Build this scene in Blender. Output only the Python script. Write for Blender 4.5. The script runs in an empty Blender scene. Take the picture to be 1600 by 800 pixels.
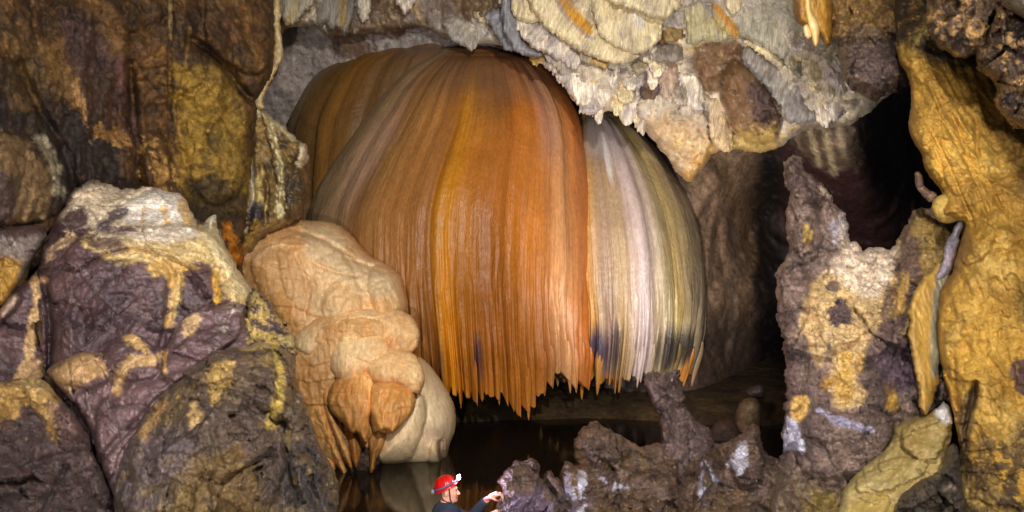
import bpy, math, random
import numpy as np
from mathutils import Vector

S = bpy.context.scene
C = S.collection
random.seed(7)

# ------------------------------------------------------------------ camera, light, exposure
FPX = 1256.0                      # focal length in photo pixels (photo 1600 x 800)
CAMZ = 3.0                        # camera height above the water
cam_d = bpy.data.cameras.new('camera')
cam = bpy.data.objects.new('camera', cam_d)
C.objects.link(cam)
cam.location = (0, 0, CAMZ)
cam.rotation_euler = (math.radians(90), 0, 0)
cam_d.sensor_width = 36
cam_d.lens = 36 * FPX / 1600
cam_d.clip_start = 0.05
cam_d.clip_end = 200
S.camera = cam

world = bpy.data.worlds.new('World')
S.world = world
world.use_nodes = True
bg = world.node_tree.nodes['Background']
bg.inputs['Color'].default_value = (0.9, 0.9, 1.0, 1)
bg.inputs['Strength'].default_value = 0.06

S.view_settings.view_transform = 'Standard'
S.view_settings.look = 'None'
S.view_settings.exposure = 0.0
S.view_settings.gamma = 1.0
S.cycles.use_denoising = True
S.cycles.denoising_prefilter = 'ACCURATE'
S.cycles.max_bounces = 5
S.cycles.sample_clamp_indirect = 4

def lamp(name, loc, target, power, color, size, angle=120, blend=1.0, kind='SPOT'):
    l = bpy.data.lights.new(name, kind)
    l.energy = power
    l.color = color
    l.shadow_soft_size = size
    if kind == 'SPOT':
        l.spot_size = math.radians(angle)
        l.spot_blend = blend
    o = bpy.data.objects.new(name, l)
    C.objects.link(o)
    o.location = loc
    d = Vector(target) - Vector(loc)
    o.rotation_euler = d.to_track_quat('-Z', 'Y').to_euler()
    return o

# unseen lamps standing in for the photographer's flashes, some added as fill
lamp('flash_low', (-0.9, 0.3, 1.9), (-0.8, 13, 3.3), 1400, (1.0, 0.98, 0.93), 0.10, 80, 0.6)
lamp('added_lamp_high', (0.7, 1.6, 5.6), (-0.6, 11, 2.6), 2950, (1.0, 0.98, 0.94), 0.12, 110, 1.0)  # added from above to bring out the relief, lamp unseen
lamp('flash_right', (1.6, 0.6, 3.2), (4.6, 8, 3.8), 1000, (1.0, 0.96, 0.90), 0.10, 90, 1.0)
lamp('added_lamp_roof', (-0.6, 4.0, 2.4), (2.3, 12.5, 6.6), 520, (1.0, 0.97, 0.92), 0.10, 70, 1.0)  # added to brighten the ceiling, no such lamp is visible
lamp('flash_left', (-1.6, 1.2, 3.8), (-5.5, 9, 3.6), 420, (1.0, 0.97, 0.92), 0.10, 90, 1.0)
lamp('added_lamp_passage', (2.3, 10.6, 1.3), (3.9, 16.5, 5.0), 1000, (1.0, 0.95, 0.9), 0.10, 120, 1.0)  # added out of sight behind the crags to brighten the back wall

# ------------------------------------------------------------------ numpy noise
_rng = np.random.RandomState(11)
_PERM = _rng.permutation(256)
_PERM = np.concatenate([_PERM, _PERM, _PERM])
_G = _rng.normal(size=(256, 3))
_G /= np.linalg.norm(_G, axis=1)[:, None]
_J = _rng.rand(256, 3)

def _hash(i, j, k):
    return _PERM[_PERM[_PERM[i & 255] + (j & 255)] + (k & 255)]

def perlin(x, y, z):
    x, y, z = [np.asarray(a, float) for a in (x, y, z)]
    x, y, z = np.broadcast_arrays(x, y, z)
    i, j, k = [np.floor(a).astype(np.int64) for a in (x, y, z)]
    fx, fy, fz = x - i, y - j, z - k
    u, v, w = [f * f * f * (f * (f * 6 - 15) + 10) for f in (fx, fy, fz)]
    r = 0
    for di in (0, 1):
        for dj in (0, 1):
            for dk in (0, 1):
                g = _G[_hash(i + di, j + dj, k + dk)]
                d = g[..., 0] * (fx - di) + g[..., 1] * (fy - dj) + g[..., 2] * (fz - dk)
                r = r + d * (u if di else 1 - u) * (v if dj else 1 - v) * (w if dk else 1 - w)
    return r * 1.6

def fbm(x, y, z, octv=4, gain=0.5, kind='n'):
    a, s, f = 1.0, 0, 1.0
    tot = 0
    for o in range(octv):
        n = perlin(x * f + 13.7 * o, y * f + 5.1 * o, z * f + 9.3 * o)
        if kind == 'r':
            n = 1 - 2 * np.abs(n)
        elif kind == 'b':
            n = 2 * np.abs(n) - 0.6
        s = s + a * n
        tot += a
        a *= gain
        f *= 2.03
    return s / tot

def cells(x, y, z):
    """distance to the nearest and second nearest jittered point"""
    x, y, z = np.broadcast_arrays(*[np.asarray(a, float) for a in (x, y, z)])
    i, j, k = [np.floor(a).astype(np.int64) for a in (x, y, z)]
    f1 = np.full(x.shape, 9.0)
    f2 = np.full(x.shape, 9.0)
    cid = np.zeros(x.shape, np.int64)
    for di in (-1, 0, 1):
        for dj in (-1, 0, 1):
            for dk in (-1, 0, 1):
                h = _hash(i + di, j + dj, k + dk)
                p = _J[h]
                d = (x - i - di - p[..., 0]) ** 2 + (y - j - dj - p[..., 1]) ** 2 + (z - k - dk - p[..., 2]) ** 2
                m = d < f1
                f2 = np.where(m, f1, np.minimum(f2, d))
                cid = np.where(m, h, cid)
                f1 = np.where(m, d, f1)
    return np.sqrt(f1), np.sqrt(f2), cid

def planes(x, y, z):
    """fractured faces: every cell is a flat facet with its own tilt and offset"""
    x, y, z = np.broadcast_arrays(*[np.asarray(a, float) for a in (x, y, z)])
    i, j, k = [np.floor(a).astype(np.int64) for a in (x, y, z)]
    f1 = np.full(x.shape, 9.0)
    val = np.zeros(x.shape)
    for di in (-1, 0, 1):
        for dj in (-1, 0, 1):
            for dk in (-1, 0, 1):
                h = _hash(i + di, j + dj, k + dk)
                p = _J[h]
                vx, vy, vz = x - i - di - p[..., 0], y - j - dj - p[..., 1], z - k - dk - p[..., 2]
                d = vx ** 2 + vy ** 2 + vz ** 2
                g = _G[(h * 7 + 3) & 255]
                v = g[..., 0] * vx + g[..., 1] * .3 * vy + g[..., 2] * vz + (p[..., 1] - .5) * .35
                m = d < f1
                val = np.where(m, v, val)
                f1 = np.where(m, d, f1)
    return val

def sstep(a, b, x):
    t = np.clip((x - a) / (b - a), 0, 1)
    return t * t * (3 - 2 * t)

# ------------------------------------------------------------------ outlines
def chaikin(p, n=2, closed=True):
    p = np.array(p, float)
    for _ in range(n):
        if closed:
            q = np.roll(p, -1, 0)
            p = np.stack([p * .78 + q * .22, p * .22 + q * .78], 1).reshape(-1, 2)
        else:
            a, b = p[:-1], p[1:]
            m = np.stack([a * .75 + b * .25, a * .25 + b * .75], 1).reshape(-1, 2)
            p = np.concatenate([p[:1], m, p[-1:]])
    return p

def seg_dist(x, y, a, b):
    """min distance of the points to the segments a[i]-b[i]"""
    best = np.full(x.shape, 1e9)
    for (ax, ay), (bx, by) in zip(a, b):
        dx, dy = bx - ax, by - ay
        L = dx * dx + dy * dy + 1e-9
        t = np.clip(((x - ax) * dx + (y - ay) * dy) / L, 0, 1)
        best = np.minimum(best, (x - ax - t * dx) ** 2 + (y - ay - t * dy) ** 2)
    return np.sqrt(best)

def poly_sd(x, y, p):
    """signed distance, positive inside"""
    q = np.roll(p, -1, 0)
    d = seg_dist(x, y, p, q)
    ins = np.zeros(x.shape, bool)
    for (ax, ay), (bx, by) in zip(p, q):
        if ay == by:
            continue
        c = ((ay > y) != (by > y)) & (x < (bx - ax) * (y - ay) / (by - ay) + ax)
        ins ^= c
    return np.where(ins, d, -d)

def tps(ctrl):
    c = np.array(ctrl, float)
    if len(c) < 3:
        v = c[:, 2].mean()
        return lambda x, y: np.full(np.shape(x), v)
    P = c[:, :2] / 300.0
    n = len(P)
    def U(r2):
        return r2 * np.log(r2 + 1e-9)
    K = U(((P[:, None] - P[None]) ** 2).sum(-1)) + np.eye(n) * 0.02
    Q = np.concatenate([np.ones((n, 1)), P], 1)
    A = np.block([[K, Q], [Q.T, np.zeros((3, 3))]])
    w = np.linalg.lstsq(A, np.concatenate([c[:, 2], np.zeros(3)]), rcond=None)[0]
    def f(x, y):
        x = x / 300.0
        y = y / 300.0
        r = w[n] + w[n + 1] * x + w[n + 2] * y
        for i in range(n):
            r = r + w[i] * U((x - P[i, 0]) ** 2 + (y - P[i, 1]) ** 2)
        return r
    return f

def prof(s):
    s = np.clip(s, 0, 1)
    return np.sqrt(np.clip(1 - (1 - s) ** 2, 0, 1))

def P3(px, py, d):
    """point of the place that stands d metres ahead, at this bearing"""
    return (px - 800) / FPX * d, d + 0 * px, CAMZ - (py - 400) / FPX * d

def lin(c):
    c = np.array(c, float) / 255.0
    return np.where(c <= 0.04045, c / 12.92, ((c + 0.055) / 1.055) ** 2.4)

# ------------------------------------------------------------------ materials
_mats = {}
def mat(name, rough=0.5, scale=8, bump=0.5, stretch=(1, 1, 1), crust=0.0, crust_scale=12, spec=0.5, var=0.35, dist=0.03, fine=1.3):
    if name in _mats:
        return _mats[name]
    m = bpy.data.materials.new(name)
    m.use_nodes = True
    nt = m.node_tree
    N, L = nt.nodes, nt.links
    b = N['Principled BSDF']
    at = N.new('ShaderNodeAttribute'); at.attribute_name = 'Col'
    tc = N.new('ShaderNodeTexCoord')
    mp = N.new('ShaderNodeMapping'); mp.inputs['Scale'].default_value = stretch
    L.new(tc.outputs['Object'], mp.inputs['Vector'])
    n1 = N.new('ShaderNodeTexNoise'); n1.inputs['Scale'].default_value = scale
    n1.inputs['Detail'].default_value = 8; n1.inputs['Roughness'].default_value = 0.62
    L.new(mp.outputs[0], n1.inputs['Vector'])
    n2 = N.new('ShaderNodeTexNoise'); n2.inputs['Scale'].default_value = scale * 3.1
    n2.inputs['Detail'].default_value = 6; n2.inputs['Roughness'].default_value = 0.7
    L.new(mp.outputs[0], n2.inputs['Vector'])
    # tone variation of the mineral
    mr = N.new('ShaderNodeMapRange')
    mr.inputs['From Min'].default_value = 0.3; mr.inputs['From Max'].default_value = 0.7
    mr.inputs['To Min'].default_value = 1 - var; mr.inputs['To Max'].default_value = 1 + var
    L.new(n2.outputs['Fac'], mr.inputs['Value'])
    vm = N.new('ShaderNodeVectorMath'); vm.operation = 'SCALE'
    L.new(at.outputs['Color'], vm.inputs[0]); L.new(mr.outputs[0], vm.inputs['Scale'])
    L.new(vm.outputs[0], b.inputs['Base Color'])
    rr = N.new('ShaderNodeMapRange')
    rr.inputs['From Min'].default_value = 0.3; rr.inputs['From Max'].default_value = 0.7
    rr.inputs['To Min'].default_value = max(0.05, rough - 0.15); rr.inputs['To Max'].default_value = min(1, rough + 0.2)
    L.new(n1.outputs['Fac'], rr.inputs['Value']); L.new(rr.outputs[0], b.inputs['Roughness'])
    b.inputs['Specular IOR Level'].default_value = spec
    mx = N.new('ShaderNodeMath'); mx.operation = 'MULTIPLY_ADD'
    mx.inputs[1].default_value = 0.4
    L.new(n2.outputs['Fac'], mx.inputs[0]); L.new(n1.outputs['Fac'], mx.inputs[2])
    h = mx.outputs[0]
    if crust:
        vo = N.new('ShaderNodeTexVoronoi'); vo.inputs['Scale'].default_value = crust_scale
        vo.feature = 'F1'
        wn = N.new('ShaderNodeVectorMath'); wn.operation = 'MULTIPLY_ADD'
        wn.inputs[1].default_value = (0.25, 0.25, 0.25)
        L.new(n1.outputs['Color'], wn.inputs[0]); L.new(mp.outputs[0], wn.inputs[2])
        L.new(wn.outputs[0], vo.inputs['Vector'])
        ma = N.new('ShaderNodeMath'); ma.operation = 'MULTIPLY_ADD'
        ma.inputs[1].default_value = -crust
        L.new(vo.outputs['Distance'], ma.inputs[0]); L.new(h, ma.inputs[2])
        h = ma.outputs[0]
    bp = N.new('ShaderNodeBump'); bp.inputs['Strength'].default_value = bump
    bp.inputs['Distance'].default_value = dist
    L.new(h, bp.inputs['Height']); L.new(bp.outputs[0], b.inputs['Normal'])
    n3 = N.new('ShaderNodeTexNoise'); n3.inputs['Scale'].default_value = 45
    n3.inputs['Detail'].default_value = 5; n3.inputs['Roughness'].default_value = 0.75
    L.new(mp.outputs[0], n3.inputs['Vector'])
    bp2 = N.new('ShaderNodeBump'); bp2.inputs['Strength'].default_value = min(1, bump * fine)
    bp2.inputs['Distance'].default_value = 0.012
    L.new(n3.outputs['Fac'], bp2.inputs['Height']); L.new(bp.outputs[0], bp2.inputs['Normal'])
    L.new(bp2.outputs[0], b.inputs['Normal'])
    # fine grain of the tone
    mr3 = N.new('ShaderNodeMapRange')
    mr3.inputs['From Min'].default_value = 0.3; mr3.inputs['From Max'].default_value = 0.7
    mr3.inputs['To Min'].default_value = 1 - var * .8; mr3.inputs['To Max'].default_value = 1 + var * .8
    L.new(n3.outputs['Fac'], mr3.inputs['Value'])
    vm3 = N.new('ShaderNodeVectorMath'); vm3.operation = 'SCALE'
    L.new(vm.outputs[0], vm3.inputs[0]); L.new(mr3.outputs[0], vm3.inputs['Scale'])
    L.new(vm3.outputs[0], b.inputs['Base Color'])
    _mats[name] = m
    return m

def flat(name, rgb, rough=0.5, emit=0, bump=0.0, bscale=60):
    if name in _mats:
        return _mats[name]
    m = bpy.data.materials.new(name); m.use_nodes = True
    N, L = m.node_tree.nodes, m.node_tree.links
    b = N['Principled BSDF']
    c = tuple(lin(rgb)) + (1,)
    nz = N.new('ShaderNodeTexNoise'); nz.inputs['Scale'].default_value = bscale
    tc = N.new('ShaderNodeTexCoord'); L.new(tc.outputs['Object'], nz.inputs['Vector'])
    mr = N.new('ShaderNodeMapRange'); mr.inputs['To Min'].default_value = 0.8; mr.inputs['To Max'].default_value = 1.2
    L.new(nz.outputs['Fac'], mr.inputs['Value'])
    vm = N.new('ShaderNodeVectorMath'); vm.operation = 'SCALE'; vm.inputs[0].default_value = c[:3]
    L.new(mr.outputs[0], vm.inputs['Scale']); L.new(vm.outputs[0], b.inputs['Base Color'])
    b.inputs['Roughness'].default_value = rough
    if emit:
        b.inputs['Emission Color'].default_value = c
        b.inputs['Emission Strength'].default_value = emit
    if bump:
        bp = N.new('ShaderNodeBump'); bp.inputs['Strength'].default_value = bump; bp.inputs['Distance'].default_value = 0.01
        L.new(nz.outputs['Fac'], bp.inputs['Height']); L.new(bp.outputs[0], b.inputs['Normal'])
    _mats[name] = m
    return m

WET = mat('wet_dark_rock', rough=0.3, scale=8, bump=0.6, crust=0.2, crust_scale=16, spec=0.7, var=0.55, dist=0.035)
CRUST = mat('crusty_rock', rough=0.3, scale=10, bump=0.85, crust=0.5, crust_scale=19, spec=0.7, var=0.6, dist=0.04)
ROUGHFLOW = mat('rippled_flowstone', rough=0.5, scale=9, bump=0.65, stretch=(1, 1, 0.6), crust=0.25, crust_scale=14, spec=0.35, var=0.3, dist=0.03)
FLOW = mat('flowstone', rough=0.42, scale=6, bump=0.4, stretch=(1, 1, 0.35), spec=0.4, var=0.22, dist=0.02)
DOME = mat('streaked_flowstone', rough=0.36, scale=9, bump=0.4, stretch=(1, 1, 0.45), spec=0.45, var=0.16, dist=0.014)
DRAPE = mat('drapery_calcite', rough=0.5, scale=16, bump=0.7, stretch=(1, 1, 0.14), spec=0.35, var=0.35, dist=0.018)
WALLM = mat('cave_wall_rock', rough=0.6, scale=3.5, bump=0.7, crust=0.3, crust_scale=5, spec=0.3, var=0.5, dist=0.05)

# ------------------------------------------------------------------ object helpers
def tag(o, label=None, cat=None, group=None, kind=None):
    if label: o['label'] = label
    if cat: o['category'] = cat
    if group: o['group'] = group
    if kind: o['kind'] = kind
    return o

def empty(name, loc, label, cat, group=None):
    o = bpy.data.objects.new(name, None)
    C.objects.link(o)
    o.location = loc
    o.empty_display_size = 0.2
    return tag(o, label, cat, group)

def link_mesh(name, V, F, col, material, parent=None, smooth=True):
    me = bpy.data.meshes.new(name)
    V = np.asarray(V, np.float32)
    origin = np.array(parent.location) if parent is not None else V.mean(0)
    if parent is None:
        origin[2] = V[:, 2].min()
    Vl = V - origin.astype(np.float32)
    F = np.asarray(F, np.int32)
    me.vertices.add(len(V)); me.vertices.foreach_set('co', Vl.ravel())
    k = F.shape[1]
    me.loops.add(F.size); me.loops.foreach_set('vertex_index', F.ravel())
    me.polygons.add(len(F))
    me.polygons.foreach_set('loop_start', np.arange(0, F.size, k, dtype=np.int32))
    me.polygons.foreach_set('loop_total', np.full(len(F), k, np.int32))
    me.polygons.foreach_set('use_smooth', np.full(len(F), smooth, bool))
    me.update(calc_edges=True)
    me.validate()
    if col is not None:
        ca = me.color_attributes.new('Col', 'FLOAT_COLOR', 'POINT')
        c4 = np.ones((len(V), 4), np.float32)
        c4[:, :3] = np.clip(col, 0.002, 0.92)
        ca.data.foreach_set('color', c4.ravel())
    me.materials.append(material)
    o = bpy.data.objects.new(name, me)
    C.objects.link(o)
    if parent is not None:
        o.parent = parent
    else:
        o.location = origin
    return o

def paint(col, x, y, X, Y, Z, items, seed):
    """mineral stains, and some painted light and shade: polygons, bands and noise patches with ragged edges"""
    w1 = fbm(X * 2.2 + seed, Y * 2.2, Z * 2.2, 4)
    w2 = fbm(X * 7 + seed, Y * 7, Z * 7, 3)
    wd = fbm(X * 6 + seed, Y * 6, Z * 0.9, 3)
    w3 = fbm(X * 24 + seed, Y * 24, Z * 24, 3, .7)
    for it in items:
        k = it[0]
        if k == 'P':
            _, pts, c, soft, warp, opa = it[:6]
            drip = it[6] if len(it) > 6 else 0
            sd = poly_sd(x, y, chaikin(pts, 1)) + warp * (w1 * 1.1 + w2 * 0.9 + w3 * .55) + (drip + .5 * warp) * wd
            m = sstep(-soft, soft, sd) * opa * np.clip(1 - .5 * sstep(.2, .6, w3 + .5 * w2), 0, 1)
        elif k == 'L':
            _, pts, w, c, soft, warp, opa = it[:7]
            p = chaikin(pts, 1, False)
            sd = w - seg_dist(x, y, p[:-1], p[1:]) + warp * (w1 + w2 + .6 * w3)
            m = sstep(-soft, soft, sd) * opa
        elif k == 'N':                                   # noise patches
            _, c, f, th, soft, opa = it[:6]
            st = it[6] if len(it) > 6 else 1.0
            n = fbm(X * f + seed * 3.1, Y * f, Z * f * st + seed, 5, 0.68)
            m = sstep(th - soft, th + soft, n) * opa
        m = m[..., None]
        col = col * (1 - m) + lin(c) * m
    return col

_seed = [0]
def relief(name, pts, D, R=30, T=0.5, step=2.4, ew=3.0, ef=5.0, lobes=(), cre=(), noise=(), base=((90, 75, 70), (60, 48, 46), 1.5),
           items=(), m=None, back=0.5, parent=None, gain=1.0, jag=None, smooth_out=1, mottle=0.5, ang=0.0, stria=None, probe=None):
    """closed rock body: the front follows the traced relief, the rim rounds over to a back side of its own"""
    _seed[0] += 7.31
    sdv = _seed[0]
    poly = chaikin(pts, smooth_out)
    x0, y0 = poly.min(0) - 12
    x1, y1 = poly.max(0) + 12
    xs = np.arange(x0, x1, step)
    ys = np.arange(y0, y1, step)
    x, y = np.meshgrid(xs, ys)
    Df = tps(D) if isinstance(D, (list, tuple)) else (lambda a, b: np.full(np.shape(a), float(D)))
    dm = float(np.mean(Df(poly[:, 0], poly[:, 1])))
    k = dm / FPX
    wx = fbm(x * k * ef + sdv, y * k * ef, sdv, 4, .6) * ew * 1.7
    sd = poly_sd(x, y, poly) + wx
    if jag:                                              # ragged lower lip: (amplitude px, frequency per px)
        a, f = jag
        c = fbm(x * f + sdv, y * f * 0.12, 3.3, 2, kind='r')
        sd = sd + a * c
    gy, gx = np.gradient(sd, step)
    g = np.sqrt(gx * gx + gy * gy) + 1e-3
    keepv = sd > 0
    cellk = keepv[:-1, :-1] | keepv[1:, :-1] | keepv[:-1, 1:] | keepv[1:, 1:]
    out = ~keepv
    mv = np.where(out, np.clip(-sd / g, 0, 2.0 * step), 0)
    x = x + gx / g * mv
    y = y + gy / g * mv
    sd = np.where(out, 0, sd)
    d = Df(x, y)
    X, Y, Z = P3(x, y, d)
    for lb in lobes:
        lp, off, lr, lt = lb[:4]
        pl = chaikin(lp, 1)
        bb0, bb1 = pl.min(0) - 10, pl.max(0) + 10
        q = (x > bb0[0]) & (x < bb1[0]) & (y > bb0[1]) & (y < bb1[1])
        s = np.full(x.shape, -1.0)
        wl = fbm(X[q] * ef * 1.3 + 3, Y[q] * ef, Z[q] * ef * 1.3, 4, .6) * ew * 1.6
        s[q] = poly_sd(x[q], y[q], pl) + wl
        ramp = 1.0
        if len(lb) > 4:                                  # tongue: proud at its lower end only
            ramp = np.clip((y - pl[:, 1].min()) / (pl[:, 1].max() - pl[:, 1].min()), 0, 1) ** lb[4]
        d = d - np.where(s > 0, (off * sstep(0, 2.5, s) + lt * prof(s / lr)) * ramp, 0)
    d = d - T * prof(sd / R)
    for cp, w, a in cre:
        p = chaikin(cp, 2, False)
        wob = fbm(X * 3 + sdv, Y * 3, Z * 3, 3) * 5
        dd = seg_dist(x + wob, y + wob, p[:-1], p[1:])
        d = d + a * np.exp(-(dd / w) ** 2)
    if probe is not None:
        probe['x'], probe['y'], probe['d'] = x, y, d.copy()
    edge = sstep(0, 5, sd)
    ca_, sa_ = math.cos(ang), math.sin(ang)
    XR, ZR = X * ca_ - Z * sa_, X * sa_ + Z * ca_
    for nz in noise:
        amp, f, kind = nz[:3]
        st = nz[3] if len(nz) > 3 else (1, 1, 1)
        oc = nz[4] if len(nz) > 4 else 4
        qx, qy, qz = XR * f * st[0] + sdv, Y * f * st[1], ZR * f * st[2]
        if kind == 'p':
            wq = fbm(qx, qy, qz, 4, .6) * 0.22
            n = planes(qx + wq, qy, qz - wq)
        elif kind == 'c':
            wq = fbm(qx, qy, qz, 2) * 0.5
            f1, f2, _ = cells(qx + wq, qy + wq, qz)
            n = 0.7 - f1 * 1.2
        elif kind == 'k':
            wq = fbm(qx, qy, qz, 3) * 0.7
            f1, f2, _ = cells(qx + wq, qy - wq, qz + wq)
            n = -np.exp(-((f2 - f1) / 0.07) ** 2)
        elif kind == 't':                                # draped ledges, each lip proud of what hangs below
            v = -qz + 1.6 * fbm(qx * .35, qy * .35, qz * .35, 3)
            n = (v - np.floor(v)) ** 1.6 * sstep(-.3, .2, fbm(qx * .3 + 4, qy * .3, qz * .3, 2))
        elif kind == 'f':                                # facets: each cell has its own depth and tilt
            wq = fbm(qx, qy, qz, 3) * 0.35
            f1, f2, cid = cells(qx + wq, qy + wq, qz - wq)
            n = (_J[cid][..., 0] - 0.5) * 1.6 * sstep(0, 0.25, f2 - f1) + (0.5 - f1) * 0.6
        else:
            n = fbm(qx, qy, qz, oc, 0.52, kind)
        d = d - amp * n * (0.25 + 0.75 * edge)
    dback = Df(x, y) + 0.02 + back * prof(sd / (R * 1.5)) + 0.05 * fbm(X * 2, Y * 2, Z * 2, 2)
    dback = np.maximum(dback, d + 0.02)
    # mesh
    H, W = x.shape
    used = np.zeros((H, W), bool)
    used[:-1, :-1] |= cellk; used[1:, :-1] |= cellk; used[:-1, 1:] |= cellk; used[1:, 1:] |= cellk
    idx = np.full((H, W), -1)
    nf = int(used.sum())
    idx[used] = np.arange(nf)
    rim = used & out
    inner = used & ~out
    idb = idx.copy()
    idb[inner] = nf + np.arange(int(inner.sum()))
    fx, fy, fz = P3(x, y, d)
    bx, by, bz = P3(x, y, dback)
    V = np.concatenate([np.stack([fx, fy, fz], -1)[used], np.stack([bx, by, bz], -1)[inner]])
    a, b, c, e = idx[:-1, :-1], idx[:-1, 1:], idx[1:, 1:], idx[1:, :-1]
    F1 = np.stack([a, e, c, b], -1)[cellk]
    allrim = (out[:-1, :-1] & out[:-1, 1:] & out[1:, 1:] & out[1:, :-1])[cellk]
    a, b, c, e = idb[:-1, :-1], idb[:-1, 1:], idb[1:, 1:], idb[1:, :-1]
    F2 = np.stack([a, b, c, e], -1)[cellk]
    F = np.concatenate([F1, F2])
    # colour
    c1, c2, cf = base[:3]
    st = base[3] if len(base) > 3 else 1.0
    X, Y, Z = fx, fy, fz
    n = fbm(X * cf + sdv, Y * cf, Z * cf * st, 5, 0.6)
    t = sstep(-0.45, 0.45, n)[..., None]
    col = lin(c1) * (1 - t) + lin(c2) * t
    col = paint(col, x, y, X, Y, Z, items, sdv)
    mot = 1 + mottle * fbm(X * 9 + sdv, Y * 9, Z * 9 * (0.25 if st < 1 else 1), 4, 0.7)
    if stria:                                            # growth lines along the flow
        ca_, sa_ = math.cos(ang), math.sin(ang)
        XR, ZR = X * ca_ - Z * sa_, X * sa_ + Z * ca_
        q_ = 1 - 2 * np.abs(perlin(XR * stria[1] + .6 * perlin(XR * 3, Z * 3, sdv), Y * 2, ZR * stria[1] * .06))
        mot = mot + stria[0] * (q_ * .6 + .5 * perlin(XR * stria[1] * 2.2, Y, ZR * stria[1] * .1))
    col = col * np.clip(mot, 0.3, 1.9)[..., None] * gain
    cc = np.concatenate([col[used], col[inner]])
    o = link_mesh(name, V, F, cc, m or WET, parent)
    return o

# ================================================================== the setting
# water
def grid_sheet(name, xs, ys, zf, material, colf=None):
    x, y = np.meshgrid(xs, ys)
    z = zf(x, y)
    H, W = x.shape
    i = np.arange(H * W).reshape(H, W)
    F = np.stack([i[:-1, :-1], i[:-1, 1:], i[1:, 1:], i[1:, :-1]], -1).reshape(-1, 4)
    V = np.stack([x, y, z], -1).reshape(-1, 3)
    col = colf(x, y, z).reshape(-1, 3) if colf else None
    return link_mesh(name, V, F, col, material)

wm = bpy.data.materials.new('dark_pool_water'); wm.use_nodes = True
_N, _L = wm.node_tree.nodes, wm.node_tree.links
_b = _N['Principled BSDF']
_b.inputs['Base Color'].default_value = (0.016, 0.011, 0.007, 1)
_b.inputs['Roughness'].default_value = 0.09
_b.inputs['IOR'].default_value = 1.33; _b.inputs['Specular IOR Level'].default_value = 0.5
_tc = _N.new('ShaderNodeTexCoord'); _mp = _N.new('ShaderNodeMapping'); _mp.inputs['Scale'].default_value = (1, 0.6, 1)
_nz = _N.new('ShaderNodeTexNoise'); _nz.inputs['Scale'].default_value = 2.2; _nz.inputs['Detail'].default_value = 3
_bp = _N.new('ShaderNodeBump'); _bp.inputs['Strength'].default_value = 0.25; _bp.inputs['Distance'].default_value = 0.02
_L.new(_tc.outputs['Object'], _mp.inputs[0]); _L.new(_mp.outputs[0], _nz.inputs['Vector'])
_L.new(_nz.outputs['Fac'], _bp.inputs['Height']); _L.new(_bp.outputs[0], _b.inputs['Normal'])
w = grid_sheet('water', np.linspace(-16, 16, 9), np.linspace(-4, 24, 9), lambda x, y: x * 0, wm)
tag(w, kind='structure')

# mud bank on the far side of the pool
def bank_z(x, y):
    sh = 14.6 + 0.25 * np.sin(x * 0.9 + 1) + 0.35 * fbm(x * .7, y * .2, 0.5, 3)
    r = y - sh
    return np.where(r < 0, r * 0.5, 0.30 * (1 - np.exp(-r * 2.2)) + 0.04 * np.maximum(r - 1, 0)) + 0.05 * fbm(x * 2, y * 2, 1.2, 4) 
def bank_c(x, y, z):
    n = sstep(-.4, .4, fbm(x * 1.2, y * 1.2, z, 4))[..., None]
    c = lin((80, 62, 38)) * n + lin((50, 38, 26)) * (1 - n)
    return c * (1 + 0.5 * fbm(x * 7, y * 7, z * 7, 3))[..., None]
b_ = grid_sheet('ground', np.linspace(-9, 10, 260), np.linspace(13.8, 23, 160), bank_z, WALLM, bank_c)
tag(b_, kind='structure')

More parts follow.
